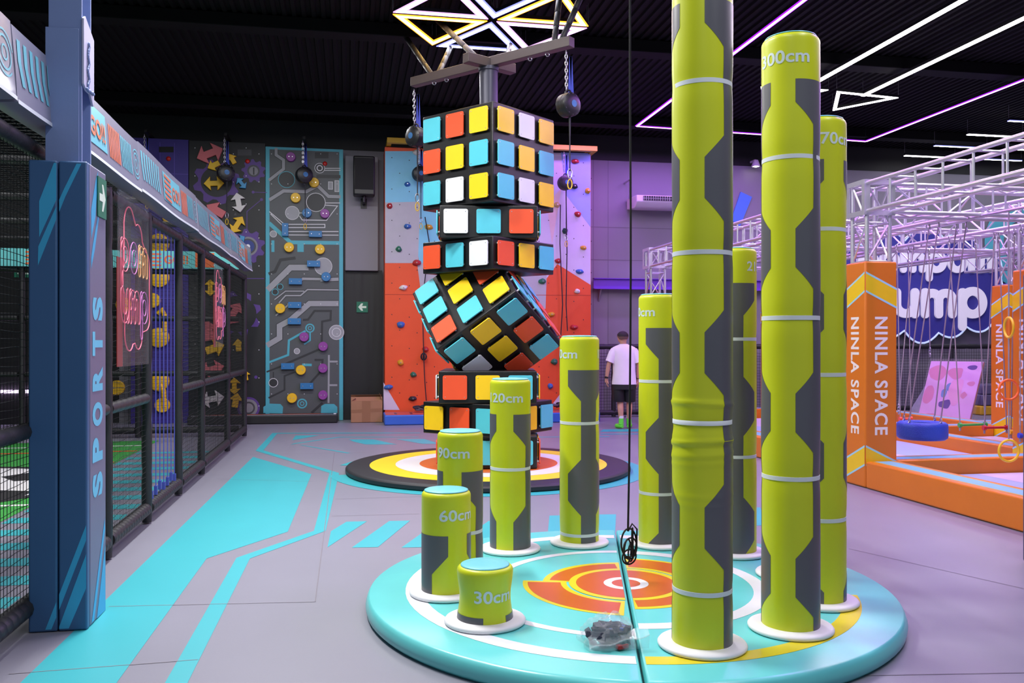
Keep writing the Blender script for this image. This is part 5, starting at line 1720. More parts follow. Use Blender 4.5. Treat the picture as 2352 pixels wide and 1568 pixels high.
m = MB(); m.prism(cloud, WALLF(17.72), 0.10)
m.build('board', mat('sign_blue', (56, 56, 142), 0.5), sign)
m = MB()
m.tube([(p[0], 17.715, p[1]) for p in cloud], 0.022, 8, closed=True)
m.build('rim', glow('sign_rim', (0.55, 0.66, 1.0), 0.7), sign, smooth=60)
LET = glow('sign_letter', (0.86, 0.80, 1.0), 0.40)
def sletters(word, px0, py0, xh, rr):
    x = px0
    for ch in word:
        st, adv = glyph(ch)
        m = MB()
        for q, pl in enumerate(st):
            cl = (Vector(pl[0]) - Vector(pl[-1])).length < 1e-6
            yq = 17.70 - 0.003 * q
            RM = Matrix.Rotation(pi / 2, 3, 'X')
            w = rr * PX
            if cl:                                          # round bowl
                c = sg(x + 0.45 * xh, py0 - 0.5 * xh)
                Rb = 0.45 * xh * PX
                m.lathe([(Rb - w, -0.05), (Rb + w, -0.05), (Rb + w, 0.0), (Rb - w, 0.0), (Rb - w, -0.05)], 40, (c[0], yq - 0.05, c[1]), R=RM, cap0=False, cap1=False)
                continue
            pts = [Vector(sg(x + p[0] * xh, py0 - p[1] * xh)) for p in pl]
            pts = [p for i, p in enumerate(pts) if i == 0 or (p - pts[i - 1]).length > 1e-4]
            for a, b in zip(pts, pts[1:]):
                d = (b - a).normalized(); nn = Vector((-d.y, d.x)) * w
                m.prism([tuple(a + nn), tuple(b + nn), tuple(b - nn), tuple(a - nn)], WALLF(yq), 0.05, off=0.05)
            for i, e in enumerate(pts):
                m.lathe([(w, 0.0), (w, 0.0503 + i * 1e-5), (0.001, 0.0503 + i * 1e-5)], 20, (e[0], yq, e[1]), R=RM, cap0=False)
        m.build('letter', LET, sign, smooth=40)
        x += (adv + 0.45) * xh
sletters('pompom', 1976, 619, 36, 6.8)
sletters('jump', 2019, 721, 52, 8.8)

# ================================================================== ninja course
PADO = mat('orange_pad', (216, 118, 26), 0.4, var=0.06, scale=4, bump=0.05, bscale=12)
PADY = mat('pad_yellow', (238, 198, 24), 0.42)
PADS = mat('pad_sky', (160, 212, 232), 0.42)
PADL = mat('pad_lettering_white', (238, 228, 226), 0.45)
BLS = mat('beam_sky_stripe', (124, 184, 222), 0.4)
BH = 0.285
def course_beam(p, q, w, label, h=BH):
    p, q = Vector(p), Vector(q)
    d = (q - p).normalized()
    t = thing('padded_beam', ((p.x + q.x) / 2, (p.y + q.y) / 2, 0.003), label, 'padded beam', 'orange padded beams of the ninja course')
    m = MB(); m.beam(p + Vector((0, 0, h / 2 + 0.002)), q + Vector((0, 0, h / 2 + 0.002)), w, h - 0.004)
    m.build('beam', PADO, t, bev=0.018)
    n = Vector((-d.y, d.x, 0))
    m = MB()
    for off, ww, mi in ((0, w * 0.50, 0), (w * .29, w * .05, 1), (-w * .29, w * .05, 1)):
        L = (q - p).length
        o = p + n * off + Vector((0, 0, h))
        fr = (o, d, n, (0, 0, 1))
        m.flat([(0.02, -ww / 2), (L - 0.02, -ww / 2), (L - 0.02, ww / 2), (0.02, ww / 2)], fr, 0.001, mi)
    m.build('stripe_print', [BLS, mat('beam_yellow_line', (226, 190, 90), 0.4)], t, smooth=0)
XA, XB, XC = 5.61, 8.10, 9.95
CW = 0.38
course_beam((XA, 2.2, 0), (XA, 8.46, 0), 0.38, 'long orange beam with blue stripe in the right foreground, running to the front NINLA SPACE column')
course_beam((XA, 8.86, 0), (XA, 15.3, 0), 0.38, 'orange beam with blue stripe behind the row of lime pillars')
course_beam((XA + 0.21, 8.66, 0), (XB - 0.21, 8.66, 0), 0.36, 'orange cross beam reaching right from the front NINLA SPACE column')
course_beam((XB, 9.30, 0), (XB, 15.6, 0), 0.36, 'orange beam under the blue tyre swing, second row of the course')
course_beam((XC, 9.2, 0), (XC, 11.52, 0), 0.36, 'orange beam in front of the far right NINLA SPACE column')
course_beam((XC, 11.92, 0), (XC, 15.6, 0), 0.36, 'orange beam behind the blue tyre swing, below the pink board')
course_beam((XA + 0.21, 15.65, 0), (XB - 0.21, 15.75, 0), 0.36, 'orange cross beam at the far end of the course, left bay')
course_beam((XB + 0.2, 12.0, 0), (XC - 0.2, 12.0, 0), 0.36, 'orange cross beam between the second and third rows')
# floor mats inside the course
MLAV = mat('course_mat_lavender', (206, 192, 216), 0.4, var=.04, scale=2); MBLU = mat('course_mat_blue', (160, 182, 214), 0.4, var=.04, scale=2)
for x0, x1, y0, y1, k, lb in ((XA + .2, XB - .2, 2.2, 8.46, 1, 'pale blue course mat inside the front right bay'), (XA + .2, XB - .19, 8.86, 11.9, 0, 'lavender course mat behind the front NINLA SPACE column'), (XA + .2, XB - .19, 11.91, 15.4, 1, 'pale blue course mat in the far left bay'),
                             (XB + .19, XC - .19, 9.3, 11.8, 1, 'pale blue course mat below the coloured bars'), (XB + .19, XC - .19, 12.2, 15.6, 0, 'lavender course mat beyond the red bar'), (XC + .19, XC + 3, 9.3, 14.3, 0, 'lavender course mat behind the far right column')):
    m = MB(); m.span((x0 + .004, y0, 0.004), (x1 - .004, y1, 0.12))
    o = tag(m.build('course_mat', [MLAV if k == 0 else MBLU], loc=((x0 + x1) / 2, (y0 + y1) / 2, 0.004), bev=0.01), lb, 'mat', 'floor mats of the ninja course')
    m = MB(); xx = (x0 + x1) / 2 + 0.2
    m.flat([(xx, y0 + .02), (x1 - .03, y0 + .02), (x1 - .03, y1 - .02), (xx - 0.3, y1 - .02)], TOPF(0.12), .0008)
    m.build('print', MBLU if k == 0 else MLAV, o)
def course_column(x, y, label, h=2.43, w=CW, words=True):
    t = thing('column_pad', (x, y, 0.003), label, 'column pad', 'orange padded NINLA SPACE columns')
    m = MB(); m.span((x - w / 2, y - w / 2, 0.004), (x + w / 2, y + w / 2, h)); b = m.build('sleeve', PADO, t, bev=0.02)
    for fr, cc, lab_ in ((WALLF(y - w / 2), x, 1), (LEFTF(x - w / 2), -y, 1), (SIDEF(x + w / 2), y, 0)):
        g = w / 2 - 0.008
        for z0 in (h - 0.11, 0.46):
            # chevron: the point sits on the column corner nearest the entrance (front-left)
            za, zb_ = (0.0, -0.175) if fr[3] == (0, -1, 0) else (-0.175, 0.0)
            m = MB()
            def chev(d0, d1, mi, o):
                m.flat([(cc - g, z0 + za + d0), (cc + g, z0 + zb_ + d0), (cc + g, z0 + zb_ + d1), (cc - g, z0 + za + d1)], fr, o, mi)
            chev(-0.022, 0.0, 1, .0015); chev(-0.20, -0.022, 0, .0015); chev(-0.222, -0.20, 1, .0015)
            m.build('chevron_print', [PADY, PADS], b, smooth=0)
        if words and lab_:
            m = MB()
            m.text('NINLA SPACE', fr, (cc, 1.20), w=1.27, h=0.155, off=.0015, bold=0.025, rot=-pi / 2, space=1.12)
            m.build('lettering', PADL, b, smooth=0)
course_column(XA, 8.66, 'front orange NINLA SPACE column, right of the 270cm pillar')
course_column(XC, 11.72, 'orange NINLA SPACE column at the far right behind the hanging rings')
course_column(XB, 15.7, 'orange NINLA SPACE column seen between the 210 pillar and the 300cm pillar')
course_column(XB, 9.10, 'orange padded column cut by the right frame edge')
course_column(XA, 15.5, 'orange padded column hidden behind the 180cm pillar')

# aluminium truss: one welded and bolted frame
trf = thing('truss_frame', (7.7, 11.0, 2.43), 'silver aluminium box truss frame over the ninja course', 'truss')
TW = 0.30
def truss(a, b, name='truss_beam', w=TW, pitch=0.42, diag=True):
    a, b = Vector(a), Vector(b)
    d = (b - a); L = d.length; d.normalize()
    up = Vector((0, 0, 1)) if abs(d.z) < .9 else Vector((0, 1, 0))
    s = d.cross(up).normalized(); u = s.cross(d)
    m = MB()
    cs = [(s * x + u * y) * (w / 2) for x, y in ((-1, -1), (1, -1), (1, 1), (-1, 1))]
    for c in cs:
        m.tube([a + c, b + c], 0.024, 8)
    n = max(1, round(L / pitch))
    for i in range(n + 1):
        p = a + d * (L * i / n)
        for j in range(4):
            c0, c1 = cs[j], cs[(j + 1) % 4]
            if i in (0, n):
                m.beam(p + c0, p + c1, 0.035, 0.012) if True else None
            m.tube([p + c0, p + c1], 0.012, 6)
            if i < n and diag and (j in (0, 2) or abs(d.z) > .9 or (i % 2 == 0)):
                q = a + d * (L * (i + 1) / n)
                m.tube([p + (c0 if i % 2 else c1), q + (c1 if i % 2 else c0)], 0.011, 6)
    m.build(name, ALU, trf, smooth=50)
ZT = 3.12
zc0, zc1 = 2.435, ZT + TW / 2
for x, y in ((XA, 8.66), (XC, 11.72), (XB, 15.7), (XB, 9.10), (XA, 15.5)):
    truss((x, y, zc0), (x, y, zc1), 'truss_column', 0.27, 0.36)
truss((XA, 2.4, ZT), (XA, 8.5, ZT), diag=False); truss((XA, 8.82, ZT), (XA, 15.35, ZT), diag=False)
truss((XA + .16, 8.66, ZT), (XC + 2.4, 8.66, ZT)); truss((XA + .16, 15.5, ZT), (XB - .16, 15.5, ZT))
truss((6.85, 8.82, ZT), (6.85, 15.35, ZT)); truss((XB, 9.0, ZT), (XB, 15.6, ZT)); truss((XC, 8.82, ZT), (XC, 15.6, ZT))
truss((XA + .16, 12.0, ZT), (XC - .16, 12.0, ZT)); truss((XB, 2.4, ZT), (XB, 8.5, ZT)); truss((XC + 2.4, 8.5, ZT), (XC + 2.4, 15.6, ZT))
for x, y in ((XA, 8.66), (XA, 15.5)):
    m = MB()
    for sx in (-1, 1):
        for sz in (1,):
            m.span((x + sx * .15 - .028, y - .178, ZT - .19), (x + sx * .15 + .028, y - .166, ZT + .19))
        m.span((x - .190, y + sx * .15 - .028, ZT - .19), (x - .179, y + sx * .15 + .028, ZT + .19))
    for sz in (-1, 1):
        m.span((x - .174, y - .1815, ZT + sz * .165 - .026), (x + .174, y - .168, ZT + sz * .165 + .026)); m.span((x - .1925, y - .160, ZT + sz * .165 - .026), (x - .181, y + .176, ZT + sz * .165 + .026))
    m.build('corner_plate', ALU, trf)

# ------------------------------------------------------------------ things hanging from the truss
ZL = ZT - TW / 2 - 0.026                           # underside of the lower chords
def hang_rope(m, a, b, r=0.0075, k=4, mi=0):
    a, b = Vector(a), Vector(b)
    m.tube([a + (b - a) * (i / k) for i in range(k + 1)], r, 6, mi)
def shackle(m, p, mi=1):
    p = Vector(p)
    for j in range(3):
        m.tube([p + Vector((0.014 * cos(q * pi / 4), 0, 0.03 * sin(q * pi / 4) + 0.03 - j * 0.045)) if j % 2 else p + Vector((0, 0.014 * cos(q * pi / 4), 0.03 * sin(q * pi / 4) + 0.03 - j * 0.045)) for q in range(8)], 0.006, 5, mi, closed=True)
# tyre swing
tc_ = atD(2118, 988, 10.1)
ty = thing('tyre_swing', tc_, 'blue tyre swing hanging on ropes in the ninja course', 'swing')
m = MB()
R0 = 0.275
prof = [(0.15, -0.08), (0.17, -0.10), (R0 - 0.03, -0.10), (R0 - 0.005, -0.08), (R0, -0.05), (R0, 0.05), (R0 - .005, 0.08), (R0 - .03, 0.10), (0.17, 0.10), (0.15, 0.08), (0.16, 0.05), (0.21, 0.04), (0.21, -0.04), (0.16, -0.05), (0.15, -0.08)]
m.lathe(prof, 44, tc_, cap0=False, cap1=False)
m.build('tyre', mat('blue_tyre', (46, 80, 190), 0.45, bump=.5, bscale=70), ty, smooth=50)
for k in range(4):
    a = radians(20 + 90 * k)
    m = MB()
    p = tc_ + Vector((0.235 * cos(a), 0.235 * sin(a), 0.10))
    topp = Vector((6.85 + (-.15 if cos(a) < 0 else .15), 9.05 + 0.13 * sin(a), ZL))
    hang_rope(m, topp, p + Vector((0, 0, 0.05))); shackle(m, p + Vector((0, 0, 0.0))); shackle(m, topp - Vector((0, 0, 0.03)))
    m.build('rope', [ROPE, STEEL], ty, smooth=50)
# ring line on the right
pr = atD(2317, 900, 9.2)
rl = thing('hanging_rings', (pr.x, pr.y, ZL), 'yellow, orange and yellow rings on one vertical rope at the right', 'rings')
def ringat(py, r, cl, nm, yaw, name='ring'):
    c = Vector((pr.x, pr.y, CH + (CY - py) / F * 9.2))
    m = MB()
    d = cam2w(cos(yaw), sin(yaw))
    m.tube([c + d * (r * cos(q * pi / 18)) + Vector((0, 0, r * sin(q * pi / 18))) for q in range(36)], 0.0135, 8, closed=True)
    lab(m.build(name, cl, rl, smooth=60), nm)
    return c
RY, RO = mat('ring_yellow', (240, 192, 30), 0.4), mat('ring_orange', (244, 104, 30), 0.4)
c1 = ringat(752, 0.105, RY, 'yellow ring seen edge-on', radians(84))
c2 = ringat(895, 0.105, RO, 'orange ring', 0.05)
c3 = ringat(1035, 0.112, RY, 'yellow ring', 0.1)
m = MB()
hang_rope(m, (pr.x, pr.y, ZT - TW / 2 - .026), c1 + Vector((0, 0, 0.105))); hang_rope(m, c1 - Vector((0, 0, .105)), c2 + Vector((0, 0, .105))); hang_rope(m, c2 - Vector((0, 0, .105)), c3 + Vector((0, 0, .11)))
m.build('rope', ROPE, rl, smooth=50)
m = MB(); m.tube([(pr.x, pr.y - .4, ZT - TW / 2 - .016), (pr.x, pr.y + .62, ZT - TW / 2 - .016)], 0.016, 8); m.build('hanger_bar', STEEL, rl)
# bars on two ropes each
def bar(p0, p1, D, cl, label, top0, top1):
    a, b = atD(p0[0], p0[1], D), atD(p1[0], p1[1], D)
    t = thing('trapeze_bar', (a + b) / 2, label, 'hanging bar', 'coloured bars hanging in the ninja course')
    m = MB(); m.tube([a, b], 0.017, 10)
    d = (b - a).normalized()
    for q in (a, b): m.tube([q - d * 0.018, q + d * 0.018], 0.032, 12)
    m.build('bar', cl, t, smooth=40)
    for q, tp in ((a, top0), (b, top1)):
        k = atD(tp[0], tp[1], D); k.z = ZL
        m = MB(); hang_rope(m, k, q + Vector((0, 0, 0.015))); shackle(m, k - Vector((0, 0, 0.03))); m.tube([q - Vector((0, 0, 0.03)), q - Vector((0, 0, 0.075))], 0.012, 6)
        m.build('rope', [ROPE, STEEL], t, smooth=50)
bar((2205, 976), (2263, 974), 11.6, mat('bar_green', (70, 170, 70), 0.4), 'green hanging bar between the tyre and the far right column', (2180, 590), (2240, 590))
bar((2261, 982), (2312, 981), 11.2, mat('bar_red', (200, 40, 40), 0.4), 'red hanging bar beside the green one', (2284, 590), (2294, 590))
bar((2322, 992), (2341, 993), 10.8, mat('bar_yellow', (240, 190, 30), 0.4), 'yellow hanging bar at the right frame edge', (2330, 590), (2346, 590))
bar((2068, 962), (2092, 961), 12.6, mat('bar_orange', (232, 84, 50), 0.4), 'orange-red hanging bar just behind the tyre swing', (2060, 610), (2086, 610))
bar((2343, 1000), (2356, 1001), 10.4, mat('bar_blue', (50, 70, 200), 0.4), 'blue hanging bar end at the right frame edge', (2344, 600), (2357, 600))
# lone ropes
for i, (pa, pb, D, lb) in enumerate((((2098, 560), (2064, 930), 12.5, 'grey rope slanting left of the tyre swing'), ((2134, 560), (2136, 800), 13.2, 'grey rope with a hook hanging behind the tyre swing ropes'))):
    a, b = atD(*pa, D), atD(*pb, D); a.z = ZL
    m = MB(); hang_rope(m, a, b); shackle(m, a - Vector((0, 0, 0.03))); shackle(m, b - Vector((0, 0, .04)))
    tag(m.build('hanging_rope', [ROPE, STEEL], loc=b, smooth=50), lb, 'rope')
# sky-blue foam post behind
# pink printed board leaning on the net, and the parcels beside it
bl_, br_ = P(2106, 968, 0), P(2212, 968, 0)
L = 0.93
t = thing('padded_board', ((bl_.x + br_.x) / 2, bl_.y, 0.003), 'pink padded board with purple and blue blots leaning on the net fence', 'board')
u = Vector((cos(radians(-50)), sin(radians(-50)), 0))
back = Vector((-u.y, u.x, 0))
v = (Vector((0, 0, 1)) + back * 0.22 + u * 0.17).normalized()
n_ = u.cross(v).normalized()
o = Vector((bl_.x, bl_.y, 0.012))
fr = (o, u, v, n_)
H_ = 1.22
m = MB(); m.prism([(0, 0), (L, 0), (L, H_), (0, H_)], fr, 0.02, off=0.02); m.build('face_panel', mat('board_pink', (226, 170, 222), 0.4), t, bev=0.01)
m = MB(); m.prism([(0, 0), (L, 0), (L, H_), (0, H_)], fr, 0.10, off=-0.001); m.build('core', mat('board_orange', (222, 120, 50), 0.5), t, bev=0.01)
m = MB()
def blot(cx, cy, rx, ry, mi, seed, k=26, off=.0215):
    pts = [(cx + rx * (1 + .3 * noise.noise(Vector((cos(2 * pi * i / k) * 1.1 + seed, sin(2 * pi * i / k) * 1.1, seed)))) * cos(2 * pi * i / k), cy + ry * (1 + .3 * noise.noise(Vector((sin(2 * pi * i / k) + seed, cos(2 * pi * i / k), seed)))) * sin(2 * pi * i / k)) for i in range(k)]
    pts = [(min(max(a, 0.012), L - .012), min(max(b, .012), H_ - .012)) for a, b in pts]
    m.flat(pts, fr, off, mi)
for q in ((.16, .98, .15, .15, 0), (.48, .98, .13, .12, 0), (.10, .55, .10, .20, 0), (.55, .62, .12, .28, 4), (.70, .55, .05, .06, 0), (.78, .78, .07, .05, 0), (.22, .12, .10, .05, 0), (.45, .08, .10, .04, 0), (.42, .70, .055, .09, 1), (.36, .58, .05, .09, 1), (.44, .36, .08, .10, 2), (.36, .36, .05, .06, 2), (.74, 1.10, .09, .05, 2)):
    blot(q[0] * L / .9, q[1], q[2] * L / .9, q[3], q[4], q[0] * 7 + q[1], off=.0215 + .0003 * q[4])
m.build('blot_print', [mat('blot_rose', (214, 130, 170), .4), mat('blot_blue', (110, 140, 196), .4), mat('blot_purple', (86, 40, 140), .4), WHITE, mat('blot_pink', (230, 160, 205), .4)], t, smooth=0)
m = MB(); m.prism([(-.03, -.005), (L + .03, -.005), (L + .05, H_ + .05), (-.03, H_ + .05)], fr, 0.17, off=0.035); m.build('plastic_wrap', clear('wrap_film', (225, 225, 240), 0.07, 0.15), t)
b0 = P(2078, 962, 0)
m = MB()
v2 = (Vector((0, 0, 1)) + back * 0.3 + u * 0.42).normalized()
fr2 = (Vector((b0.x, b0.y, 0.01)), u, v2, u.cross(v2).normalized())
m.prism([(0, 0), (0.55, 0), (0.5, 0.85), (0.06, 0.85)], fr2, 0.08)
tag(m.build('wrapped_board', [mat('wrapped_grey', (140, 138, 160), 0.25, var=.3, scale=9, bump=.5, bscale=14)], loc=(b0.x, b0.y, 0.003), bev=.01), 'grey film-wrapped board leaning behind the pink board at its left', 'board')
for k, (z0, z1, cl, lb) in enumerate(((0.004, 0.20, mat('parcel_yellow', (206, 166, 40), .5), 'yellow padded slab at the bottom of the stack right of the pink board'), (0.205, 0.44, mat('parcel_grey', (96, 92, 116), .3, var=.3, scale=8, bump=.4, bscale=12), 'grey film-wrapped parcel in the middle of the stack right of the pink board'), (0.445, 0.66, MATS['parcel_grey'], 'grey film-wrapped parcel on top of the stack right of the pink board'))):
    c = onY(2245, 940, 16.7)
    m = MB(); m.span((c.x - .12 + .03 * k, 16.45, z0), (c.x + .75 - .04 * k, 17.1, z1))
    tag(m.build('parcel', cl, loc=(c.x + .3, 16.8, z0), bev=.03), lb, 'parcel')
# blue-grey pad at the right frame edge
e0 = P(2347, 1290, 0)                                # its far left corner shows; the rest is outside the frame
m = MB(); m.span((e0.x, e0.y - .32, 0.004), (e0.x + 0.32, e0.y, 1.56 + (786 - 628) / F * 6.19))
tag(m.build('column_pad', mat('grey_blue_pad', (62, 72, 104), 0.45), loc=(e0.x + .16, e0.y - .16, .004), bev=.02), 'blue-grey padded post just entering at the right frame edge', 'column pad')
# ================================================================== LED lamps under the ceiling
ZLAMP = 5.70
def led_line(pts, closed, w, core, edge, name, label, group, cr=0.56, z=ZLAMP):
    """LED profile: dark housing, glowing rim imitating the coloured halo, bright diffuser below"""
    c = sum((Vector((p[0], p[1], z)) for p in pts), Vector()) / len(pts)
    t = thing(name, c, label, 'ceiling light', group)
    mh, md = MB(), MB()
    fr = ((0, 0, z), (1, 0, 0), (0, -1, 0), (0, 0, -1))         # faces down; v = -y
    if closed:                                                  # mitred triangle
        P2 = [Vector((p[0], p[1])) for p in pts]
        ce = sum(P2, Vector((0, 0))) / 3
        per = sum((P2[i] - P2[i - 1]).length for i in range(3))
        ar = abs((P2[1] - P2[0]).x * (P2[2] - P2[0]).y - (P2[1] - P2[0]).y * (P2[2] - P2[0]).x) / 2
        inr = 2 * ar / per
        inc = sum(((P2[i] * (P2[(i + 1) % 3] - P2[(i + 2) % 3]).length) for i in range(3)), Vector((0, 0))) / per
        def inset(d): return [inc + (q - inc) * (1 - d / inr) for q in P2]
        def band(m, d0, d1, zz0, zz1, mi):
            a, b = inset(d0), inset(d1)
            for i in range(3):
                j = (i + 1) % 3
                lo = [Vector((q.x, q.y, zz0)) for q in (a[i], a[j], b[j], b[i])]
                hi = [Vector((q.x, q.y, zz1)) for q in (a[i], a[j], b[j], b[i])]
                m.add(lo + hi, [(0, 1, 2, 3), (7, 6, 5, 4), (0, 4, 5, 1), (2, 6, 7, 3)], mi)
        band(mh, w * 0.06, w * 0.94, z + 0.008, z + 0.055, 0)
        band(md, 0.0, w, z - 0.006, z + 0.007, 1)
        band(md, w * (0.5 - cr / 2), w * (0.5 + cr / 2), z - 0.009, z - 0.0062, 0)
    else:
        for a, b in zip(pts, pts[1:]):
            a, b = Vector((a[0], a[1], 0)), Vector((b[0], b[1], 0))
            mh.beam(a + Vector((0, 0, z + 0.032)), b + Vector((0, 0, z + 0.032)), w * 0.9, 0.046)
            md.beam(a + Vector((0, 0, z)), b + Vector((0, 0, z)), w, 0.014, 1)
            md.beam(a + Vector((0, 0, z - 0.0085)), b + Vector((0, 0, z - 0.0085)), w * cr, 0.003, 0)
    mh.build('housing', BLACK, t)
    md.build('diffuser', [core, edge], t, smooth=0)
    m = MB()
    for a in pts[:3]:
        m.tube([(a[0], a[1], z + 0.05), (a[0], a[1], 6.0)], 0.004, 5)
    m.build('hanger_wire', STEEL, t)
    return t
WH = glow('led_white', (1.0, 0.97, 1.0), 26); WHE = glow('led_white_halo', (1.0, 0.95, 1.0), 6)  # the dimmer edge glows stand in for the halo round each core
ORC = glow('led_amber', (1.0, 0.66, 0.16), 20); ORE = glow('led_amber_halo', (1.0, 0.30, 0.02), 3.0)
PKC = glow('led_rose', (1.0, 0.86, 1.0), 24); PKE = glow('led_rose_halo', (0.8, 0.40, 1.0), 1.6)
BLC = glow('led_ice', (0.88, 0.90, 1.0), 24); BLE = glow('led_ice_halo', (0.26, 0.28, 1.0), 1.6)
PUC = glow('led_violet', (0.80, 0.34, 1.0), 7); PUE = glow('led_violet_halo', (0.30, 0.012, 0.85), 1.6)
hexc = cam2w(-0.252, 11.2)
tri = {0: (BLC, BLE, 'ice-white triangle of the star lamp nearest the back wall, at its lower middle'), 1: (ORC, ORE, 'amber triangle of the star lamp at its lower left'), 2: (PKC, PKE, 'rose-white triangle of the star lamp at its upper left'),
       3: (BLC, BLE, 'ice-white triangle of the star lamp nearest the camera, cut by the top of the frame'), 4: (ORC, ORE, 'amber triangle of the star lamp at its right end'), 5: (PKC, PKE, 'rose-white triangle of the star lamp at its lower right')}
for k in range(6):
    a0, a1 = radians(71 + 60 * k), radians(131 + 60 * k)
    p0, p1 = cam2w(1.33 * cos(a0), 1.33 * sin(a0)), cam2w(1.33 * cos(a1), 1.33 * sin(a1))
    mid = (p0 + p1) / 3
    tr = []
    for q in (Vector((0, 0, 0)), p0, p1):
        q = mid + (q - mid) * 0.91
        tr.append((hexc.x + q.x, hexc.y + q.y))
    core, edge, lb = tri[k]
    led_line(tr, True, 0.095, core, edge, 'ceiling_light', lb, 'triangles of the star ceiling lamp')
# violet rectangle
led_line([(5.40, 3.0), (5.40, 15.95)], False, 0.075, PUC, PUE, 'ceiling_light', 'long violet light line on the left side of the ceiling rectangle', 'violet ceiling light lines')
led_line([(5.40, 15.95), (10.45, 16.3)], False, 0.075, PUC, PUE, 'ceiling_light', 'violet light line along the far end of the ceiling rectangle', 'violet ceiling light lines')
led_line([(10.45, 16.3), (10.45, 6.0)], False, 0.075, PUC, PUE, 'ceiling_light', 'long violet light line on the right side of the ceiling rectangle', 'violet ceiling light lines')
led_line([(7.30, 3.0), (7.30, 12.8)], False, 0.085, WH, WHE, 'ceiling_light', 'long white ceiling light line, the left of two', 'long white ceiling light lines')
led_line([(8.47, 3.0), (8.47, 13.3)], False, 0.085, WH, WHE, 'ceiling_light', 'long white ceiling light line, the right of two', 'long white ceiling light lines')
led_line([(7.9, 13.15), (9.13, 13.3), (8.48, 14.25)], True, 0.06, WH, WHE, 'ceiling_light', 'white triangular ceiling light at the end of the right white line', 'white triangular ceiling lights')
led_line([(7.72, 13.1), (6.55, 13.15), (7.1, 14.1)], True, 0.06, WH, WHE, 'ceiling_light', 'white triangular ceiling light half hidden by the 300cm pillar', 'white triangular ceiling lights')
for col_, x0 in enumerate((12.1, 13.8, 15.4)):
    for i, y in enumerate((14.3, 15.4, 16.4, 17.4)):
        rows = ('nearest', 'second nearest', 'second farthest', 'farthest')
        led_line([(x0, y), (x0 + 1.25, y)], False, 0.07, (WH, BLC)[(i + col_) % 2 == 0], (WHE, BLE)[(i + col_) % 2 == 0], 'ceiling_light', 'short light bar in the %s column, %s the camera of four' % (('left', 'middle', 'right')[col_], rows[i] + (' to' if 'near' in rows[i] else ' from')), 'short ceiling light bars over the ninja course')
# ================================================================== the walking man, seen from behind
D_ = 15.65
pc = P(1432, 984, 0)
man = thing('person', (pc.x, pc.y, 0.003), 'person in white t-shirt, black shorts and neon green socks walking away, head turned left', 'person')
SKIN = mat('skin', (206, 156, 130), 0.55, var=.05)
def skin_mesh(name, verts, edges, radii, m, parent, lv=2, root=0):
    me = bpy.data.meshes.new(name)
    me.from_pydata(verts, edges, [])
    me.materials.append(m)
    o = bpy.data.objects.new(name, me)
    COL.objects.link(o)
    o.parent = parent
    sk = o.modifiers.new('skin', 'SKIN')
    sk.use_smooth_shade = True
    for i, r in enumerate(radii):
        me.skin_vertices[0].data[i].radius = r if isinstance(r, tuple) else (r, r)
    me.skin_vertices[0].data[root].use_root = True
    s = o.modifiers.new('sub', 'SUBSURF'); s.levels = lv; s.render_levels = lv
    dg = bpy.context.evaluated_depsgraph_get()
    m2 = bpy.data.meshes.new_from_object(o.evaluated_get(dg))
    o.modifiers.clear()
    o.data = m2
    m2.name = name
    if not m2.materials: m2.materials.append(m)
    return o
R = -TH * 0.6
def L3(x, y, z):                         # x right of the picture, y away, z up
    v = Matrix.Rotation(-TH, 3, 'Z') @ Vector((x, y, z))
    return (v.x, v.y, v.z)
V, E, RD = [], [], []
def J(p, r, to=None):
    V.append(L3(*p)); RD.append(r)
    if to is not None: E.append((to, len(V) - 1))
    return len(V) - 1
pel = J((0.01, 0, 0.93), (0.155, 0.115))
wai = J((0.01, 0.0, 1.08), (0.155, 0.11), pel)
che = J((0.01, 0.0, 1.28), (0.175, 0.12), wai)
upc = J((0.01, 0.0, 1.385), (0.13, 0.085), che)
nk = J((0.005, 0.005, 1.49), 0.058, upc)
nk2 = J((-0.005, 0.015, 1.55), 0.056, nk)
hd = J((-0.01, 0.02, 1.615), (0.078, 0.088), nk2)
hd2 = J((-0.012, 0.015, 1.68), (0.080, 0.092), hd)
hd3 = J((-0.012, 0.012, 1.71), (0.050, 0.058), hd2)
def arm(s, sh, el, wr):
    a = J(sh, 0.062, upc); b = J(tuple((sh[i] + el[i]) / 2 for i in range(3)), 0.050, a); c = J(el, 0.041, b); d = J(tuple((el[i] + wr[i]) / 2 for i in range(3)), 0.040, c); e = J(wr, 0.026, d)
    return e, wr
la, lw = arm(-1, (-0.175, 0.0, 1.395), (-0.27, -0.01, 1.15), (-0.305, 0.03, 0.905))
ra, rw = arm(1, (0.195, 0.0, 1.395), (0.275, -0.01, 1.14), (0.275, 0.06, 0.885))
def hand(w, at, s):
    p = J((w[0] - 0.003 * s, w[1] + 0.012, w[2] - 0.045), (0.022, 0.036), at)
    p2 = J((w[0] - 0.006 * s, w[1] + 0.016, w[2] - 0.085), (0.019, 0.037), p)
    return p2
lh = hand(lw, la, -1); rh = hand(rw, ra, 1)
def leg(s, hip, kn, an, toe):
    a = J(hip, 0.098, pel); b = J(tuple((hip[i] + kn[i]) / 2 for i in range(3)), 0.082, a); c = J(kn, 0.058, b)
    d = J((kn[0] * .6 + an[0] * .4, kn[1] * .6 + an[1] * .4 - 0.015, kn[2] * .65 + an[2] * .35), 0.060, c)
    e = J(an, 0.037, d); f = J((an[0] * .5 + toe[0] * .5, an[1] * .5 + toe[1] * .5, 0.055), 0.037, e); J(toe, (0.030, 0.036), f)
leg(-1, (-0.085, 0.0, 0.86), (-0.06, 0.01, 0.50), (-0.045, -0.03, 0.105), (-0.115, 0.09, 0.036))
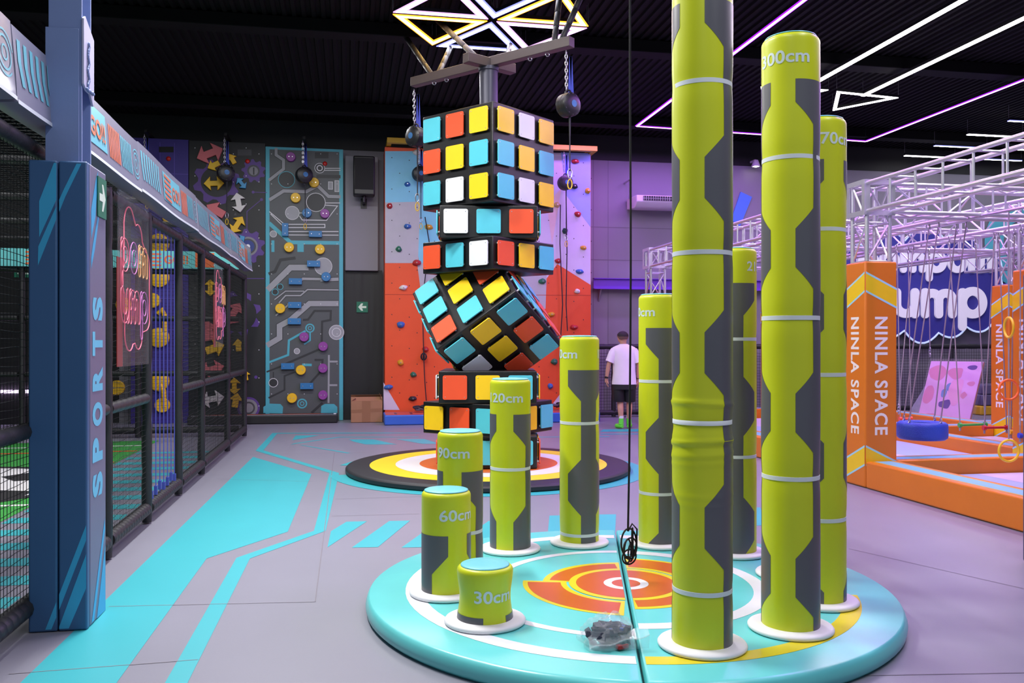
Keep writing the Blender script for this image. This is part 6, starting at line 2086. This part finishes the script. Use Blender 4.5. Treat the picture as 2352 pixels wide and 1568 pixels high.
leg(1, (0.105, 0.0, 0.86), (0.115, 0.05, 0.50), (0.105, 0.06, 0.105), (0.15, 0.20, 0.036))
body = skin_mesh('body', V, E, RD, SKIN, man)
# fingers: short skinned chains rooted in the palms
def fingers(w, s):
    for i, (dy, ln_) in enumerate(((-0.028, 0.062), (-0.009, 0.074), (0.011, 0.070), (0.030, 0.055))):
        p = Vector((w[0] - 0.006 * s, w[1] + 0.016 + dy, w[2] - 0.095))
        vs = [p + Vector((0, 0, 0.03)), p, p + Vector((-0.012 * s, 0.004, -ln_ * .5)), p + Vector((-0.034 * s, 0.006, -ln_ * .88))]
        skin_mesh('finger', [L3(*q) for q in vs], [(0, 1), (1, 2), (2, 3)], [0.009, 0.0095, 0.0085, 0.007], SKIN, man, 1)
    p = Vector((w[0] - 0.01 * s, w[1] - 0.018, w[2] - 0.045))
    vs = [p, p + Vector((-0.012 * s, -0.022, -0.022)), p + Vector((-0.022 * s, -0.030, -0.055))]
    skin_mesh('thumb', [L3(*q) for q in vs], [(0, 1), (1, 2)], [0.012, 0.010, 0.008], SKIN, man, 1)
fingers(lw, -1); fingers(rw, 1)
# face turned to the left: nose, brow, jaw, ear, eye, mouth
def loc(m, name, mt, lb=None):
    o = m.build(name, mt, man, world=False, smooth=60)
    if lb: lab(o, lb)
    return o
def s3(m, p, r, rz=0.0):
    m.sphere(L3(*p), r, R=Matrix.Rotation(-TH + rz, 3, 'Z'), n=16, k=10)
yaw = radians(128)                       # facing direction, from +x towards +y of the picture frame
fdx, fdy = cos(yaw), sin(yaw)
def hp(f, s, z): return (-0.012 + fdx * f - fdy * s * -1 * -1, 0.015 + fdy * f + fdx * s * -1 * -1, z)
m = MB()
s3(m, hp(0.028, 0, 1.640), (0.080, 0.068, 0.085), yaw)
s3(m, hp(0.055, 0, 1.595), (0.045, 0.045, 0.038), yaw)
s3(m, hp(0.115, 0, 1.652), (0.020, 0.014, 0.022), yaw)
s3(m, hp(0.098, 0, 1.69), (0.016, 0.03, 0.012), yaw)
s3(m, hp(0.100, 0, 1.618), (0.012, 0.020, 0.008), yaw)
loc(m, 'face', SKIN)
for s in (-1, 1):
    m = MB(); s3(m, hp(-0.005, s * 0.082, 1.655), (0.020, 0.010, 0.032), yaw); loc(m, 'ear', SKIN)
    m = MB(); s3(m, hp(0.101, s * 0.030, 1.676), (0.008, 0.011, 0.007), yaw); loc(m, 'eye', mat('eye_dark', (40, 30, 28), 0.3))
HAIR = mat('dark_hair', (36, 28, 30), 0.7, bump=.5, bscale=150)
def cap(name, rx, low0, hi, mt, lb):
    m = MB()
    vs, fs = [], []
    n, k = 28, 12
    for i in range(k + 1):
        for j in range(n):
            be = 2 * pi * j / n
            front = max(cos(be - yaw), 0) ** 0.8
            low = low0 + (0.42 - low0) * front
            el = low + (max(hi, low + 0.02) - low) * i / k
            vs.append(Vector(L3(-0.012 + rx * cos(el) * cos(be), 0.014 + rx * cos(el) * sin(be), 1.668 + (0.094 if el > 0 else 0.10) * sin(el))))
    for i in range(k):
        for j in range(n):
            fs.append((i * n + j, i * n + (j + 1) % n, (i + 1) * n + (j + 1) % n, (i + 1) * n + j))
    m.add(vs, fs)
    loc(m, name, mt, lb)
cap('hair', 0.106, -0.06, pi / 2, HAIR, None)
cap('hair_fade', 0.1035, -0.60, 0.1, mat('faded_hair', (112, 84, 72), 0.7, bump=.3, bscale=200), 'short faded hair at the nape and sides')
# clothes: lofted rings
def loft(rings, n=28):
    m = MB()
    vs, fs = [], []
    for (cx, cy, cz, rx, ry, tilt) in rings:
        for j in range(n):
            a = 2 * pi * j / n
            w = 1 + 0.02 * sin(a * 5 + cz * 20) + .012 * sin(a * 9 - cz * 13)
            vs.append(Vector(L3(cx + rx * w * cos(a), cy + ry * w * sin(a), cz + tilt * cos(a))))
    for i in range(len(rings) - 1):
        for j in range(n):
            fs.append((i * n + j, i * n + (j + 1) % n, (i + 1) * n + (j + 1) % n, (i + 1) * n + j))
    m.add(vs, fs)
    return m
TEE = mat('white_tshirt', (236, 228, 238), 0.7, bump=.2, bscale=14)
shp = loft([(0.012, 0, 0.80, 0.222, 0.165, 0), (0.012, 0, 0.84, 0.220, 0.165, 0), (0.012, 0, 1.00, 0.205, 0.155, 0), (0.012, 0, 1.16, 0.203, 0.152, 0), (0.012, 0, 1.30, 0.212, 0.150, 0), (0.012, 0, 1.38, 0.222, 0.140, 0), (0.012, 0, 1.43, 0.228, 0.125, 0), (0.010, 0, 1.465, 0.205, 0.112, 0), (0.010, 0, 1.492, 0.150, 0.096, 0), (0.006, 0.004, 1.515, 0.092, 0.082, 0), (0.004, 0.006, 1.528, 0.070, 0.070, 0)])
def sleeve_(m, sh, el, r0, r1):
    sh, el = Vector(sh), Vector(el)
    pts = [sh + (el - sh) * f for f in (-0.12, 0.15, 0.45, 0.72, 0.80)]
    m.tube([L3(*p) for p in pts], [r0 * .8, r0, (r0 + r1) / 2, r1, r1 * 1.02], 18, caps=False)
sleeve_(shp, (-0.168, 0.0, 1.40), (-0.27, -0.01, 1.15), 0.085, 0.082)
sleeve_(shp, (0.188, 0.0, 1.40), (0.275, -0.01, 1.14), 0.085, 0.082)
loc(shp, 't_shirt', TEE, 'white t-shirt')
SHO = mat('black_shorts', (24, 24, 26), 0.7, bump=.2, bscale=20)
sm = loft([(0.012, 0, 0.86, 0.195, 0.145, 0), (0.012, 0, 0.76, 0.212, 0.158, 0), (0.012, 0, 0.71, 0.215, 0.155, 0)])
for hx_, kx, ky in ((-0.092, -0.082, 0.01), (0.112, 0.118, 0.04)):
    sm.tube([L3(hx_, 0, 0.80), L3(hx_, 0.0, 0.72), L3((hx_ + kx) / 2, ky / 2, 0.60), L3(kx, ky, 0.492), L3(kx, ky, 0.485)], [0.10, 0.112, 0.108, 0.105, 0.104], 20, caps=False)
loc(sm, 'shorts', SHO, 'black shorts')
GRN = mat('neon_sock', (110, 240, 70), 0.7)
for an, toe in (((-0.045, -0.03), (-0.115, 0.09)), ((0.105, 0.06), (0.15, 0.20))):
    m = MB()
    mx, my = (an[0] + toe[0]) / 2, (an[1] + toe[1]) / 2
    hx_, hy = an[0] - (toe[0] - an[0]) * .32, an[1] - (toe[1] - an[1]) * .32
    m.tube([L3(an[0], an[1], 0.19), L3(an[0], an[1], 0.12), L3(an[0] * .96 + mx * .04, an[1], 0.075)], [0.043, 0.045, 0.046], 16)
    m.tube([L3(hx_, hy, 0.042), L3(an[0], an[1], 0.048), L3(mx, my, 0.047), L3(toe[0] * .95 + mx * .05, toe[1] * .95 + my * .05, 0.040), L3(toe[0] + (toe[0] - mx) * .4, toe[1] + (toe[1] - my) * .4, 0.034)], [0.028, 0.043, 0.045, 0.040, 0.022], 16)
    o = loc(m, 'sock', GRN, 'neon green sock')
    m = MB(); m.tube([L3(an[0], an[1], 0.232), L3(an[0], an[1], 0.186)], [0.045, 0.0445], 16); loc(m, 'sock_cuff', WHITE, 'white sock cuff')
m = MB(); m.tube([L3(lw[0] + .002, lw[1], lw[2] + 0.035), L3(lw[0], lw[1], lw[2] - 0.0)], 0.034, 14); loc(m, 'wristband', BLACK, 'black wristband')
m = MB(); m.tube([L3(rw[0], rw[1], rw[2] + 0.03), L3(rw[0], rw[1], rw[2] + .005)], 0.033, 14); loc(m, 'wristband', BLACK, 'black wristband')
